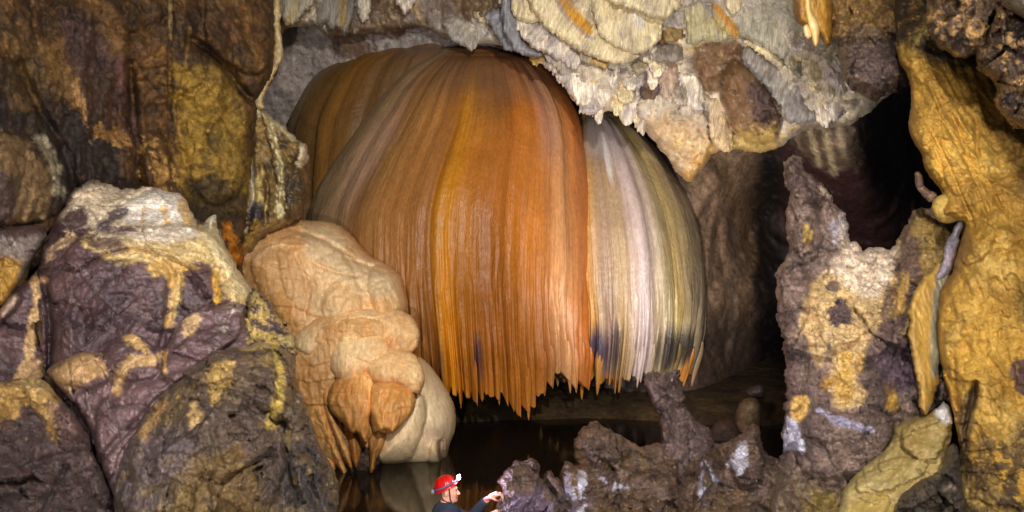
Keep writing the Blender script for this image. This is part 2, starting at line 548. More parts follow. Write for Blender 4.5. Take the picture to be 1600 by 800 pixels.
# back wall of the chamber
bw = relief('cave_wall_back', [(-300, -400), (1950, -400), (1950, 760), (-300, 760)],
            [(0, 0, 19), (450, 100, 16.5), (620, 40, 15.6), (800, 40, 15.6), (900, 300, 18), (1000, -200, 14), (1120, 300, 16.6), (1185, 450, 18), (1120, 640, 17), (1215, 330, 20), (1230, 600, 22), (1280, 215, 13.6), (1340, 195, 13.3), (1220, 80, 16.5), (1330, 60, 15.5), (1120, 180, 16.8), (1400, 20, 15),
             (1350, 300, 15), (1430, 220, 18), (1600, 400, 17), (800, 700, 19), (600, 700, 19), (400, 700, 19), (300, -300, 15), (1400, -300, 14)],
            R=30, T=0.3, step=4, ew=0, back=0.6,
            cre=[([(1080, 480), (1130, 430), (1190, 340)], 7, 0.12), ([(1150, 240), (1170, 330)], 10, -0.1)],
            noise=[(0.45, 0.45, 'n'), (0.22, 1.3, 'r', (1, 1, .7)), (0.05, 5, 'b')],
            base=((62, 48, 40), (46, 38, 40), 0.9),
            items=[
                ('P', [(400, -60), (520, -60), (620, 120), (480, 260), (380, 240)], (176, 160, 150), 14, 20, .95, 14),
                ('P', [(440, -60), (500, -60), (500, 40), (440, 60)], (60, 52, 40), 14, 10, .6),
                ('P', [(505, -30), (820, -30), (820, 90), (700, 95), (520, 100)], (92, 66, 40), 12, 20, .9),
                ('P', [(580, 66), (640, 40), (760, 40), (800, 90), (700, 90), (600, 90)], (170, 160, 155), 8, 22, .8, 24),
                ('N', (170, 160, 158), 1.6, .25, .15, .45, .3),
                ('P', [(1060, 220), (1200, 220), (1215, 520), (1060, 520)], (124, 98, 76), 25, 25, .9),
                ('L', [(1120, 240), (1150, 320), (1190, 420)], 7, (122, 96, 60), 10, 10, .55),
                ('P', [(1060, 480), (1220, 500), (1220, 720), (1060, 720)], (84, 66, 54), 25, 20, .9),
                ('P', [(1175, 240), (1235, 230), (1235, 760), (1185, 760), (1180, 560)], (14, 11, 10), 10, 10, .9),  # darkness of the passage void painted onto the wall
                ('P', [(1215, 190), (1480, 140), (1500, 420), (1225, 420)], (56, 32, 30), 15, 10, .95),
                ('P', [(1345, 150), (1460, 130), (1500, 400), (1400, 400), (1360, 300)], (20, 12, 11), 20, 12, .9),  # unlit void behind the spire painted near black
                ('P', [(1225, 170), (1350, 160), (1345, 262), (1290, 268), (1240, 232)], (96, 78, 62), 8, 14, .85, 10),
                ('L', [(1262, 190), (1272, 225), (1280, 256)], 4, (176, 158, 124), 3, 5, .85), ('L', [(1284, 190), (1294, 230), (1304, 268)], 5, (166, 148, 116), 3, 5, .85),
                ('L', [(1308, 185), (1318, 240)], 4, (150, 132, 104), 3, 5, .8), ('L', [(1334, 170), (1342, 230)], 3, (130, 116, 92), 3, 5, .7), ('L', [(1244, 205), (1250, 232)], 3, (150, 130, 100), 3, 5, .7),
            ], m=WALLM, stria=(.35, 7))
tag(bw, kind='structure')

# left wall
lw = relief('cave_wall_left', [(-420, -330), (440, -330), (438, -100), (436, 30), (440, 90), (430, 120), (412, 145), (402, 165), (400, 240), (398, 330), (385, 420), (385, 720), (-420, 720)],
            [(-300, 200, 5.5), (0, 0, 8.3), (0, 300, 8.3), (0, 600, 9), (120, 150, 9.4), (200, 250, 10.4), (212, 180, 10.9), (300, 100, 10.8), (300, 300, 11.3), (400, 200, 12.0), (400, 0, 12.0), (380, 600, 12.4), (100, 320, 9.4)],
            R=22, T=0.5, step=2.6, ew=3, back=1.2,
            lobes=[
                ([(205, 120), (230, 95), (262, 80), (266, 140), (262, 220), (255, 260), (225, 270), (208, 230)], .06, 30, .08),
                ([(268, 100), (300, 75), (330, 85), (365, 125), (385, 160), (395, 220), (380, 300), (330, 330), (285, 270), (268, 180)], .03, 50, .12),
                ([(60, 10), (200, -20), (205, 120), (200, 200), (140, 215), (105, 110)], .04, 40, .08),
                ([(315, 60), (330, -80), (430, -80), (430, 60), (415, 115), (380, 115), (345, 90)], .16, 30, .14),
                ([(228, 228), (244, 207), (256, 215), (268, 245), (268, 290), (222, 295), (212, 262)], .10, 12, .10),
                ([(-60, 210), (30, 205), (70, 225), (92, 270), (100, 330), (60, 350), (-60, 350)], .10, 50, .22),
                ([(-60, -60), (30, -60), (50, 30), (60, 90), (20, 100), (-60, 60)], .05, 30, .1),
            ],
            cre=[([(203, 100), (208, 170), (215, 230), (222, 290)], 7, .35), ([(300, 62), (335, 85), (362, 118), (380, 145), (402, 160)], 6, .3),
                 ([(268, -60), (267, 60), (264, 170)], 3, .12), ([(200, 60), (240, 40), (268, 20)], 4, .12),
                 ([(30, 100), (60, 170), (100, 230), (120, 300)], 8, .25), ([(285, 130), (275, 200), (300, 290)], 5, .1), ([(215, 110), (262, 104)], 3, .08)],
            noise=[(0.30, 0.6, 'n'), (0.16, 1.7, 'r', (1, 1, .6)), (0.09, 3.6, 'f', (1, 1, .6)), (0.05, 7, 'r'), (0.03, 14, 'b'), (0.04, 2.3, 'k')],
            base=((124, 88, 48), (76, 52, 32), 1.6),
            items=[
                ('P', [(85, 25), (150, 20), (165, 80), (150, 120), (110, 120), (95, 60)], (80, 60, 58), 10, 14, .8),
                ('P', [(130, 95), (200, 90), (210, 250), (160, 250), (120, 200)], (86, 60, 52), 14, 16, .8),
                ('L', [(188, 95), (192, 140), (205, 190), (212, 220)], 6, (116, 78, 74), 6, 5, .7),
                ('P', [(-60, 105), (40, 110), (90, 150), (150, 180), (205, 250), (225, 330), (-60, 340)], (44, 36, 34), 14, 26, .93),
                ('P', [(0, 10), (50, 30), (95, 90), (110, 130), (60, 180), (0, 140)], (120, 92, 52), 8, 45, .7),
                ('N', (40, 33, 31), 3.2, .05, .10, .55),
                ('P', [(48, 60), (80, 90), (108, 110), (125, 150), (130, 180), (90, 130)], (134, 100, 56), 6, 26, .7),
                ('P', [(268, 110), (330, 95), (375, 150), (392, 240), (395, 340), (300, 320), (275, 270)], (164, 128, 52), 14, 26, .85),
                ('N', (58, 44, 30), 3.0, .18, .12, .75),
                ('L', [(118, 130), (125, 160), (135, 185)], 5, (170, 128, 84), 2, 10, .9),
                ('P', [(222, 290), (232, 225), (246, 215), (258, 240), (270, 290)], (186, 142, 80), 2, 34, .85),
                ('L', [(150, 205), (188, 215)], 10, (160, 118, 66), 1.5, 22, .8),
                ('P', [(-60, 215), (40, 210), (75, 240), (92, 300), (60, 345), (-60, 350)], (128, 100, 66), 10, 26, .8),
                ('L', [(60, 220), (82, 250), (94, 300)], 8, (186, 172, 140), 6, 12, .6),
                ('P', [(-60, 270), (25, 262), (30, 350), (-60, 350)], (70, 56, 58), 8, 12, .8),
                ('L', [(266, 0), (266, 60)], 1.6, (180, 150, 96), 1, 2, .8),
                ('L', [(297, 45), (290, 100), (284, 125)], 2, (150, 116, 50), 1.5, 5, .6),
                ('P', [(335, 30), (345, 340), (400, 345), (400, 260)], (124, 96, 40), 14, 24, .5),
                ('P', [(300, 260), (385, 290), (380, 400), (300, 380)], (56, 46, 34), 14, 26, .8),
                ('L', [(355, 355), (368, 400)], 9, (196, 120, 30), 5, 12, .9),
            ], m=WALLM, mottle=0.9)
tag(lw, kind='structure')

# right hand wall beyond the column
rw = relief('cave_wall_right', [(1500, -330), (2150, -330), (2150, 900), (1500, 900)],
            [(1500, 0, 9.5), (1500, 800, 9), (1800, 0, 6), (1800, 800, 6), (2100, 300, 4)], R=40, T=.6, step=6, ew=4, back=.8,
            noise=[(0.3, .8, 'n'), (.1, 2.2, 'r')], base=((84, 66, 40), (52, 40, 34), 1.0), m=WALLM)
tag(rw, kind='structure')

# ================================================================== ribbed flowstone wall and drapery ceiling
GREY = ((204, 188, 160), (140, 126, 116), 2.4, .4)
def strip(a=.03, f=11):
    return (a, f, 'r', (1, 1, .16), 3)
probe = {}
ceil = relief('cave_ceiling', [(415, -330), (1520, -330), (1480, -20), (1440, 90), (1390, 150), (1350, 182), (1325, 196), (1290, 200), (1262, 206), (1236, 216), (1215, 232), (1190, 240), (1130, 232), (1108, 246), (1078, 290), (1060, 274), (1030, 232), (985, 178), (955, 172), (925, 178),
              (900, 162), (872, 118), (850, 92), (838, 78), (815, 76), (780, 70), (765, 66), (735, 72), (705, 60), (680, 52), (655, 40), (610, 52), (560, 55), (520, 56), (480, 40), (456, 42), (430, 60), (415, 40)],
              [(420, 0, 13.0), (560, 20, 14.4), (700, 20, 14.6), (790, 30, 13.8), (850, 80, 13.1), (920, 150, 13.2), (1000, 120, 13.3), (1060, 250, 14.6), (1150, 150, 13.3), (1200, 100, 12.7), (1250, 180, 12.6), (1350, 200, 12.5), (1450, 100, 11.5),
               (1300, 0, 11.2), (1000, -20, 12.2), (1000, -320, 9.5), (500, -320, 10), (1450, -300, 8.5), (1240, 230, 13.4)],
              R=16, T=.35, step=2.6, ew=4, back=1.2,
              lobes=[([(1000, 150), (1062, 130), (1092, 150), (1108, 190), (1112, 232), (1098, 262), (1078, 285), (1062, 272), (1042, 245), (1015, 212), (990, 178)], .05, 30, .3),
                     ([(1130, 108), (1146, 92), (1168, 102), (1186, 126), (1202, 142), (1214, 170), (1222, 195), (1212, 222), (1180, 226), (1138, 206), (1134, 176), (1122, 150)], .12, 34, .42),
                     ([(1165, 190), (1225, 180), (1240, 190), (1235, 224), (1180, 222)], .02, 20, .12)],
              cre=[([(1030, 205), (1065, 180), (1082, 196)], 4, .08), ([(1025, 170), (1060, 175)], 4, .08), ([(1010, 195), (1040, 235), (1070, 240)], 5, .1)],
              noise=[(.22, .9, 'n'), (.09, 3.0, 'r', (1, 1, .5)), (.05, 12, 'r', (1, 1, .12), 3), (.09, 2.2, 'f', (1, 1, .7)), (.12, 3.4, 'p'), (.09, 2.4, 't')],
              base=GREY,
              items=[
                  ('P', [(500, -200), (800, -200), (800, 60), (740, 70), (640, 58), (540, 70), (500, 40)], (96, 70, 44), 10, 26, .92, 18),
                  ('N', (150, 140, 138), 1.5, .12, .2, .5, .35),
                  ('P', [(640, 66), (660, 34), (740, 30), (770, 50), (770, 80)], (186, 176, 166), 6, 22, .85, 24),
                  ('P', [(1180, -100), (1500, -100), (1480, 200), (1350, 200), (1300, 120), (1210, 60)], (112, 102, 84), 20, 24, .65),
                  ('P', [(1150, -60), (1250, -60), (1260, 60), (1190, 66), (1150, 50)], (160, 152, 136), 14, 20, .7, 10),
                  ('P', [(990, 180), (1060, 176), (1112, 200), (1112, 250), (1078, 292), (1030, 240)], (168, 138, 100), 12, 22, .85),
                  ('L', [(1070, 288), (1085, 262), (1108, 236)], 12, (178, 132, 62), 8, 14, .8),
                  ('N', (198, 176, 140), 4.0, .2, .12, .45),
                  ('P', [(1082, 66), (1168, 62), (1160, 105), (1136, 100), (1125, 142), (1108, 152), (1094, 130), (1082, 95)], (102, 72, 44), 4, 6, .95),
                  ('P', [(1130, 108), (1146, 92), (1168, 102), (1186, 126), (1202, 142), (1214, 170), (1222, 195), (1212, 222), (1180, 226), (1138, 206), (1134, 176), (1122, 150)], (106, 76, 48), 4, 4, .97),
                  ('P', [(1166, 125), (1200, 140), (1224, 190), (1215, 215), (1168, 190)], (72, 54, 52), 8, 10, .9),
                  ('P', [(1130, 250), (1134, 200), (1160, 206), (1178, 192), (1200, 204), (1222, 196), (1225, 250)], (160, 132, 72), 8, 16, .95, 20),
                  ('P', [(1240, 180), (1345, 190), (1340, 250), (1240, 240)], (98, 80, 66), 12, 14, .8, 10),
                  ('L', [(1268, 205), (1282, 250)], 3.5, (160, 142, 112), 3, 5, .8),
                  ('L', [(1286, 200), (1300, 256)], 4, (150, 132, 104), 3, 5, .8),
                  ('L', [(1310, 195), (1320, 250)], 3, (140, 122, 96), 3, 5, .7),
                  ('N', (196, 160, 92), 1.9, .28, .1, .5, .35),
              ], m=DRAPE, mottle=.45, stria=(.4, 13), probe=probe)
tag(ceil, kind='structure')

YG = ((228, 208, 162), (174, 156, 130), 2.6, .35)
LG = ((230, 214, 190), (160, 146, 142), 2.6, .35)
OC = ((200, 160, 90), (160, 132, 90), 2.6, .35)
BR = ((110, 80, 52), (86, 64, 50), 1.8, .4)
curtain = empty('flowstone_drapery', P3(980, 20, np.float64(12.3)), 'overlapping scalloped grey and cream calcite curtains hanging from the ceiling right of the orange dome', 'flowstone drapery')
#  (outline, depth, base, extra stains)
folds = [
    ([(925, -60), (1068, -60), (1066, 5), (1054, 20), (1032, 31), (1012, 25), (994, 15), (975, 12), (950, 0)], 11.5, YG, []),
    ([(915, -60), (1020, -60), (1045, 10), (1034, 34), (1032, 60), (1016, 76), (996, 85), (974, 77), (954, 68), (938, 55), (929, 38), (924, 12)], 11.9, YG, [('L', [(975, -20), (1000, 40)], 7, (190, 186, 186), 5, 6, .6)]),
    ([(818, -60), (932, -60), (925, 15), (934, 45), (946, 62), (964, 72), (986, 80), (1000, 86), (984, 94), (968, 99), (952, 96), (926, 88), (904, 77), (886, 66), (870, 55), (856, 44), (843, 30), (826, 6)], 12.15, YG,
        [('L', [(872, -20), (892, 22), (918, 46)], 10, (190, 134, 34), 3, 5, .95), ('L', [(860, -20), (880, 25), (925, 60)], 3, (140, 130, 132), 3, 4, .7)]),
    ([(796, -60), (832, -60), (842, 12), (848, 28), (832, 35), (815, 33), (804, 24), (798, 8)], 12.2, YG, []),
    ([(804, 24), (848, 27), (860, 46), (874, 62), (884, 74), (870, 86), (852, 83), (836, 76), (822, 64), (810, 48)], 12.45, LG, []),
    ([(845, 28), (868, 48), (892, 66), (888, 82), (874, 93), (860, 86), (848, 60)], 12.4, LG, []),
    ([(788, -60), (800, 15), (806, 42), (812, 60), (828, 76), (846, 85), (836, 88), (820, 85), (806, 79), (797, 66), (790, 50), (784, 20)], 12.6, ((120, 120, 124), (150, 146, 148), 2, .4), []),
    ([(829, 84), (852, 82), (853, 94), (841, 101), (831, 97)], 12.7, OC, []),
    ([(850, 82), (872, 84), (880, 93), (870, 102), (860, 99)], 12.7, LG, []),
    ([(880, 66), (905, 84), (909, 95), (898, 108), (884, 99), (870, 88)], 12.55, LG, []),
    ([(905, 78), (928, 88), (948, 98), (946, 106), (930, 100), (912, 96)], 12.6, OC, []),
    ([(842, 94), (880, 92), (914, 96), (938, 98), (948, 106), (944, 130), (928, 148), (919, 165), (909, 170), (895, 151), (878, 130), (860, 110)], 12.9, LG, [('L', [(922, 98), (930, 125)], 8, (196, 160, 92), 4, 6, .8)]),
    ([(922, 140), (946, 128), (957, 145), (946, 166), (930, 177), (914, 178), (903, 172)], 12.75, LG, []),
    ([(943, 90), (986, 90), (1001, 120), (1006, 142), (999, 162), (990, 186), (980, 198), (969, 186), (959, 165), (951, 150), (942, 135)], 12.85, LG, [('L', [(970, 95), (976, 130)], 6, (180, 140, 84), 3, 5, .8)]),
    ([(985, 72), (1035, 60), (1060, 64), (1068, 82), (1064, 96), (1040, 97), (1020, 92), (1002, 92), (990, 86)], 12.5, ((140, 128, 116), (106, 92, 84), 2.5, .5), []),
    ([(1028, 22), (1046, 17), (1060, 20), (1069, 35), (1069, 58), (1056, 62), (1030, 70), (1030, 48)], 12.3, ((150, 124, 78), (96, 68, 40), 1.6, .3), [('L', [(1033, 22), (1033, 68)], 6, (84, 58, 32), 4, 2, .9)]),
    ([(1003, 84), (1030, 84), (1036, 98), (1034, 118), (1030, 148), (1016, 155), (1003, 152), (1000, 120)], 13.0, ((92, 76, 78), (116, 100, 104), 2, .3), [('L', [(1018, 125), (1012, 155)], 9, (92, 66, 38), 5, 4, .9)]),
    ([(1034, 92), (1056, 94), (1062, 115), (1054, 135), (1046, 152), (1034, 150), (1030, 140)], 12.8, ((178, 150, 128), (150, 130, 122), 2, .4), []),
    ([(1060, 94), (1082, 96), (1090, 118), (1100, 150), (1098, 175), (1080, 166), (1064, 150), (1058, 130)], 12.9, LG, []),
    ([(1066, -60), (1098, -60), (1112, 16), (1134, 42), (1152, 58), (1130, 63), (1102, 62), (1083, 71), (1076, 68), (1070, 40)], 12.1, ((176, 164, 126), (140, 130, 108), 1.8, .4), []),
    ([(1096, -60), (1124, -60), (1134, 12), (1150, 26), (1160, 48), (1150, 62), (1134, 50), (1116, 34), (1104, 8)], 11.95, ((178, 150, 88), (150, 136, 100), 1.8, .4), [('L', [(1118, 10), (1150, 50)], 5, (184, 122, 50), 3, 5, .8)]),
    ([(1126, -60), (1162, -60), (1158, 8), (1150, 20), (1144, 22), (1134, 10)], 11.7, YG, []),
    ([(1150, -60), (1240, -60), (1250, 40), (1236, 84), (1222, 96), (1206, 80), (1190, 67), (1166, 61), (1146, 46)], 11.9, ((168, 160, 140), (120, 114, 100), 1.8, .5), []),
    ([(1222, 70), (1262, 72), (1266, 100), (1258, 116), (1248, 123), (1236, 112), (1226, 98)], 12.0, ((150, 142, 116), (120, 112, 96), 2, .4), []),
    ([(1160, 62), (1190, 66), (1208, 80), (1224, 98), (1226, 104), (1210, 100), (1196, 86), (1180, 78)], 12.2, YG, []),
    ([(1164, 66), (1184, 74), (1212, 100), (1250, 120), (1298, 126), (1322, 150), (1304, 182), (1262, 190), (1231, 192), (1218, 166), (1201, 140), (1186, 126), (1168, 108), (1158, 90)], 12.25, ((166, 156, 142), (124, 116, 112), 1.8, .5), []),
    ([(1198, 128), (1222, 134), (1236, 158), (1240, 180), (1231, 191), (1222, 180), (1214, 160)], 12.55, OC, []),
    ([(1084, 96), (1094, 100), (1100, 128), (1110, 150), (1126, 140), (1131, 162), (1136, 190), (1146, 214), (1144, 236), (1131, 238), (1118, 226), (1109, 206), (1107, 182), (1096, 150)], 12.95, ((190, 158, 104), (168, 150, 128), 2.0, .3), []),
    ([(618, -60), (660, -60), (650, 0), (640, 10), (634, 23), (628, 14), (618, 4)], 13.6, LG, []),
    ([(430, -60), (510, -60), (492, 0), (478, 20), (466, 30), (458, 40), (444, 38), (436, 20)], 12.6, ((170, 160, 130), (140, 130, 118), 1.8, .4), [('L', [(470, -10), (450, 34)], 3, (180, 140, 70), 3, 4, .6)]),
    ([(478, -60), (560, -60), (556, 10), (540, 60), (528, 40), (520, 46), (508, 34), (498, 44), (488, 26)], 13.4, ((150, 140, 126), (112, 104, 96), 1.8, .4), [('L', [(536, -10), (534, 40)], 6, (150, 120, 56), 3, 5, .7)]),
    ([(562, -60), (590, -60), (578, 6), (574, 30), (566, 34), (562, 20), (556, 4)], 13.9, LG, []),
    ([(690, 30), (720, 26), (744, 44), (746, 62), (740, 77), (728, 74), (716, 68), (704, 58)], 13.9, ((196, 184, 160), (160, 150, 140), 2, .3), []),
    ([(756, 20), (786, 10), (800, 50), (806, 74), (796, 80), (786, 72), (774, 50)], 13.0, ((150, 148, 150), (120, 116, 118), 2, .3), []),
    ([(775, -60), (800, -60), (796, 0), (792, 12), (782, 4)], 12.9, LG, []),
]
NF = len(folds)
_fr = random.Random(21)
for (x0f, x1f, y0f, y1f, dd, nn) in ((812, 905, 30, 150, 12.75, 9), (905, 1010, 70, 190, 12.9, 10), (1010, 1075, 60, 160, 13.0, 6), (1160, 1310, 10, 60, 12.0, 6), (1236, 1340, 60, 176, 12.0, 12), (430, 520, 0, 110, 13.3, 6), (640, 800, 20, 78, 14.1, 6)):
    for q_ in range(nn):
        cx_, cy_ = _fr.uniform(x0f, x1f), _fr.uniform(y0f, y1f)
        # stay on the curtain, above the domes
        if cx_ < 925 and cy_ > 60 + (cx_ - 790) * .75: continue
        if 1075 < cx_ < 1235 and cy_ > 62: continue
        w_, h_ = _fr.uniform(8, 15), _fr.uniform(13, 26)
        if cx_ > 1150: w_, h_ = w_ * 1.35, h_ * 1.35
        sl = _fr.uniform(-.1, .5) * h_ * .6
        folds.append(([(cx_ - w_ - sl, cy_ - h_), (cx_ + w_ - sl, cy_ - h_), (cx_ + w_ * 1.05, cy_), (cx_ + w_ * .7 + sl * .4, cy_ + h_ * .6), (cx_ + sl * .6, cy_ + h_), (cx_ - w_ * .6 + sl * .3, cy_ + h_ * .62), (cx_ - w_ * .95, cy_)], dd + _fr.uniform(-.05, .1), _fr.choice([LG, YG, GREY, LG, ((168, 150, 118), (136, 124, 108), 2, .4)]), []))
for k, (p, dpt, bs, st) in enumerate(folds):
    q = np.array(p, float)
    cx, y0_, y1_ = q[:, 0].mean(), max(q[:, 1].min(), -60), q[:, 1].max()
    w_ = q[:, 0].max() - q[:, 0].min()
    tp = q[np.argmax(q[:, 1])]; top_ = q[q[:, 1] <= q[:, 1].min() + 14].mean(0)
    ang_ = math.atan2(-(tp[0] - top_[0]), (tp[1] - top_[1])) * .9
    def cd(xx, yy):
        jx = int(np.clip((xx - probe['x'][0, 0]) / 2.6, 0, probe['x'].shape[1] - 1)); jy = int(np.clip((yy - probe['y'][0, 0]) / 2.6, 0, probe['x'].shape[0] - 1))
        return float(probe['d'][jy, jx])
    ct, cb = cd(cx, y0_), cd(tp[0], max(y0_, y1_ - 12))
    db = cb - float(np.clip(cb - dpt, .16, .50)) if cb > 8 else dpt
    dt_ = max(db + .18, min(ct - .02, dpt + .5))
    relief('drapery_fold', p, [(cx - 60, y0_, dt_), (cx + 60, y0_, dt_), (cx, y1_, db), (cx + 30, (y0_ + y1_) / 2, (dt_ + db) / 2)],
           R=max(5, min(15, w_ * .25)), T=max(.06, min(.2, w_ / FPX * dpt * .25)), step=1.7, ew=2.6, ef=9, back=.22, ang=-ang_,
           noise=[(.06, 1.8, 'n'), (.05, 5, 'r', (1, 1, .2), 2), (.035, 15, 'r', (1, 1, .07), 2), (.006, 18, 'b')],
           base=bs, items=st + [('N', (120, 112, 112), 3.0, .22, .12, .5, .4)], m=DRAPE, parent=curtain, jag=(3.4, .26), mottle=.3, stria=(.42, 17))

# pale ridge running down the wall's edge, and the formation it feeds
rb = relief('flowstone_ridge', [(424, -60), (440, -60), (440, 0), (438, 35), (442, 70), (443, 95), (433, 108), (424, 128), (417, 142), (412, 158), (413, 170), (400, 168), (397, 160), (401, 142), (410, 126), (420, 112), (426, 90), (428, 60), (425, 30), (426, 0)],
            11.75, R=7, T=.12, step=1.7, ew=3, ef=8, noise=[(.05, 5, 'b'), (.03, 12, 'r')], base=((214, 190, 146), (176, 148, 100), 2.5), m=FLOW, back=.3)
tag(rb, 'narrow pale cream ridge of flowstone edging the brown wall top left', 'flowstone ridge')

fm = relief('flowstone_buttress', [(380, 190), (392, 172), (402, 164), (414, 172), (432, 188), (456, 208), (466, 216), (474, 222), (481, 230), (483, 248), (477, 262), (484, 285), (482, 305), (472, 322), (476, 332), (468, 345), (440, 352), (410, 370), (386, 400), (372, 410), (366, 395), (376, 360), (384, 320), (382, 260)],
            [(380, 200, 11.9), (480, 240, 12.3), (470, 340, 12.2), (380, 400, 11.9), (430, 280, 11.9)], R=18, T=.35, step=1.7, ew=5, ef=6, back=.5,
            lobes=[([(466, 216), (481, 226), (484, 248), (474, 255), (462, 252), (456, 256), (462, 236)], .1, 10, .15),
                   ([(404, 168), (420, 180), (430, 230), (442, 270), (438, 330), (430, 270), (416, 210)], .08, 8, .12),
                   ([(440, 255), (482, 258), (482, 310), (468, 345), (446, 335), (438, 290)], .12, 14, .18),
                   ([(388, 330), (400, 318), (412, 330), (406, 350), (392, 360), (384, 346)], .12, 10, .12)],
            cre=[([(398, 180), (392, 230), (396, 290), (388, 350)], 4, .15), ([(410, 260), (418, 300), (412, 350)], 4, .15), ([(440, 230), (452, 250)], 5, .1)],
            noise=[(.10, 3, 'b'), (.07, 5, 'f'), (.03, 12, 'r', (1, 1, .5))],
            base=((148, 118, 68), (110, 88, 54), 2.2),
            items=[('P', [(440, 255), (484, 258), (484, 310), (468, 345), (440, 345)], (92, 72, 44), 5, 16, .85),
                   ('N', (54, 46, 44), 3.2, .12, .1, .75),
                   ('L', [(402, 168), (430, 188), (462, 214)], 9, (206, 190, 150), 4, 10, .9),
                   ('L', [(418, 185), (432, 235), (440, 265), (438, 340)], 5, (214, 196, 146), 2, 6, .9),
                   ('L', [(384, 195), (390, 250), (398, 300), (384, 360)], 3.5, (170, 160, 146), 2, 5, .85),
                   ('L', [(410, 270), (400, 300), (412, 325)], 4, (204, 176, 108), 2, 6, .85),
                   ('L', [(474, 226), (476, 244), (468, 256)], 6, (232, 214, 178), 2, 4, .95),
                   ('P', [(388, 320), (410, 318), (410, 345), (392, 352)], (50, 50, 62), 3, 6, .9),
                   ('L', [(400, 350), (384, 392)], 6, (176, 136, 60), 4, 6, .7)], m=FLOW)
tag(fm, 'cream veined rock buttress beside the left edge of the orange dome', 'rock buttress')

# ================================================================== the great dome
dome = empty('flowstone_dome', (-1.0, 15.0, 0.6), 'huge pumpkin shaped orange and white striped flowstone dome hanging over the pool', 'flowstone dome')

def interp(tab, y):
    t = np.array(tab, float)
    return np.interp(y, t[:, 0], t[:, 1])

def smooth_interp(tab, y):
    t = np.array(tab, float)
    r = 0
    for o in (-14, -7, 0, 7, 14):
        r = r + np.interp(y + o, t[:, 0], t[:, 1])
    return r / 5

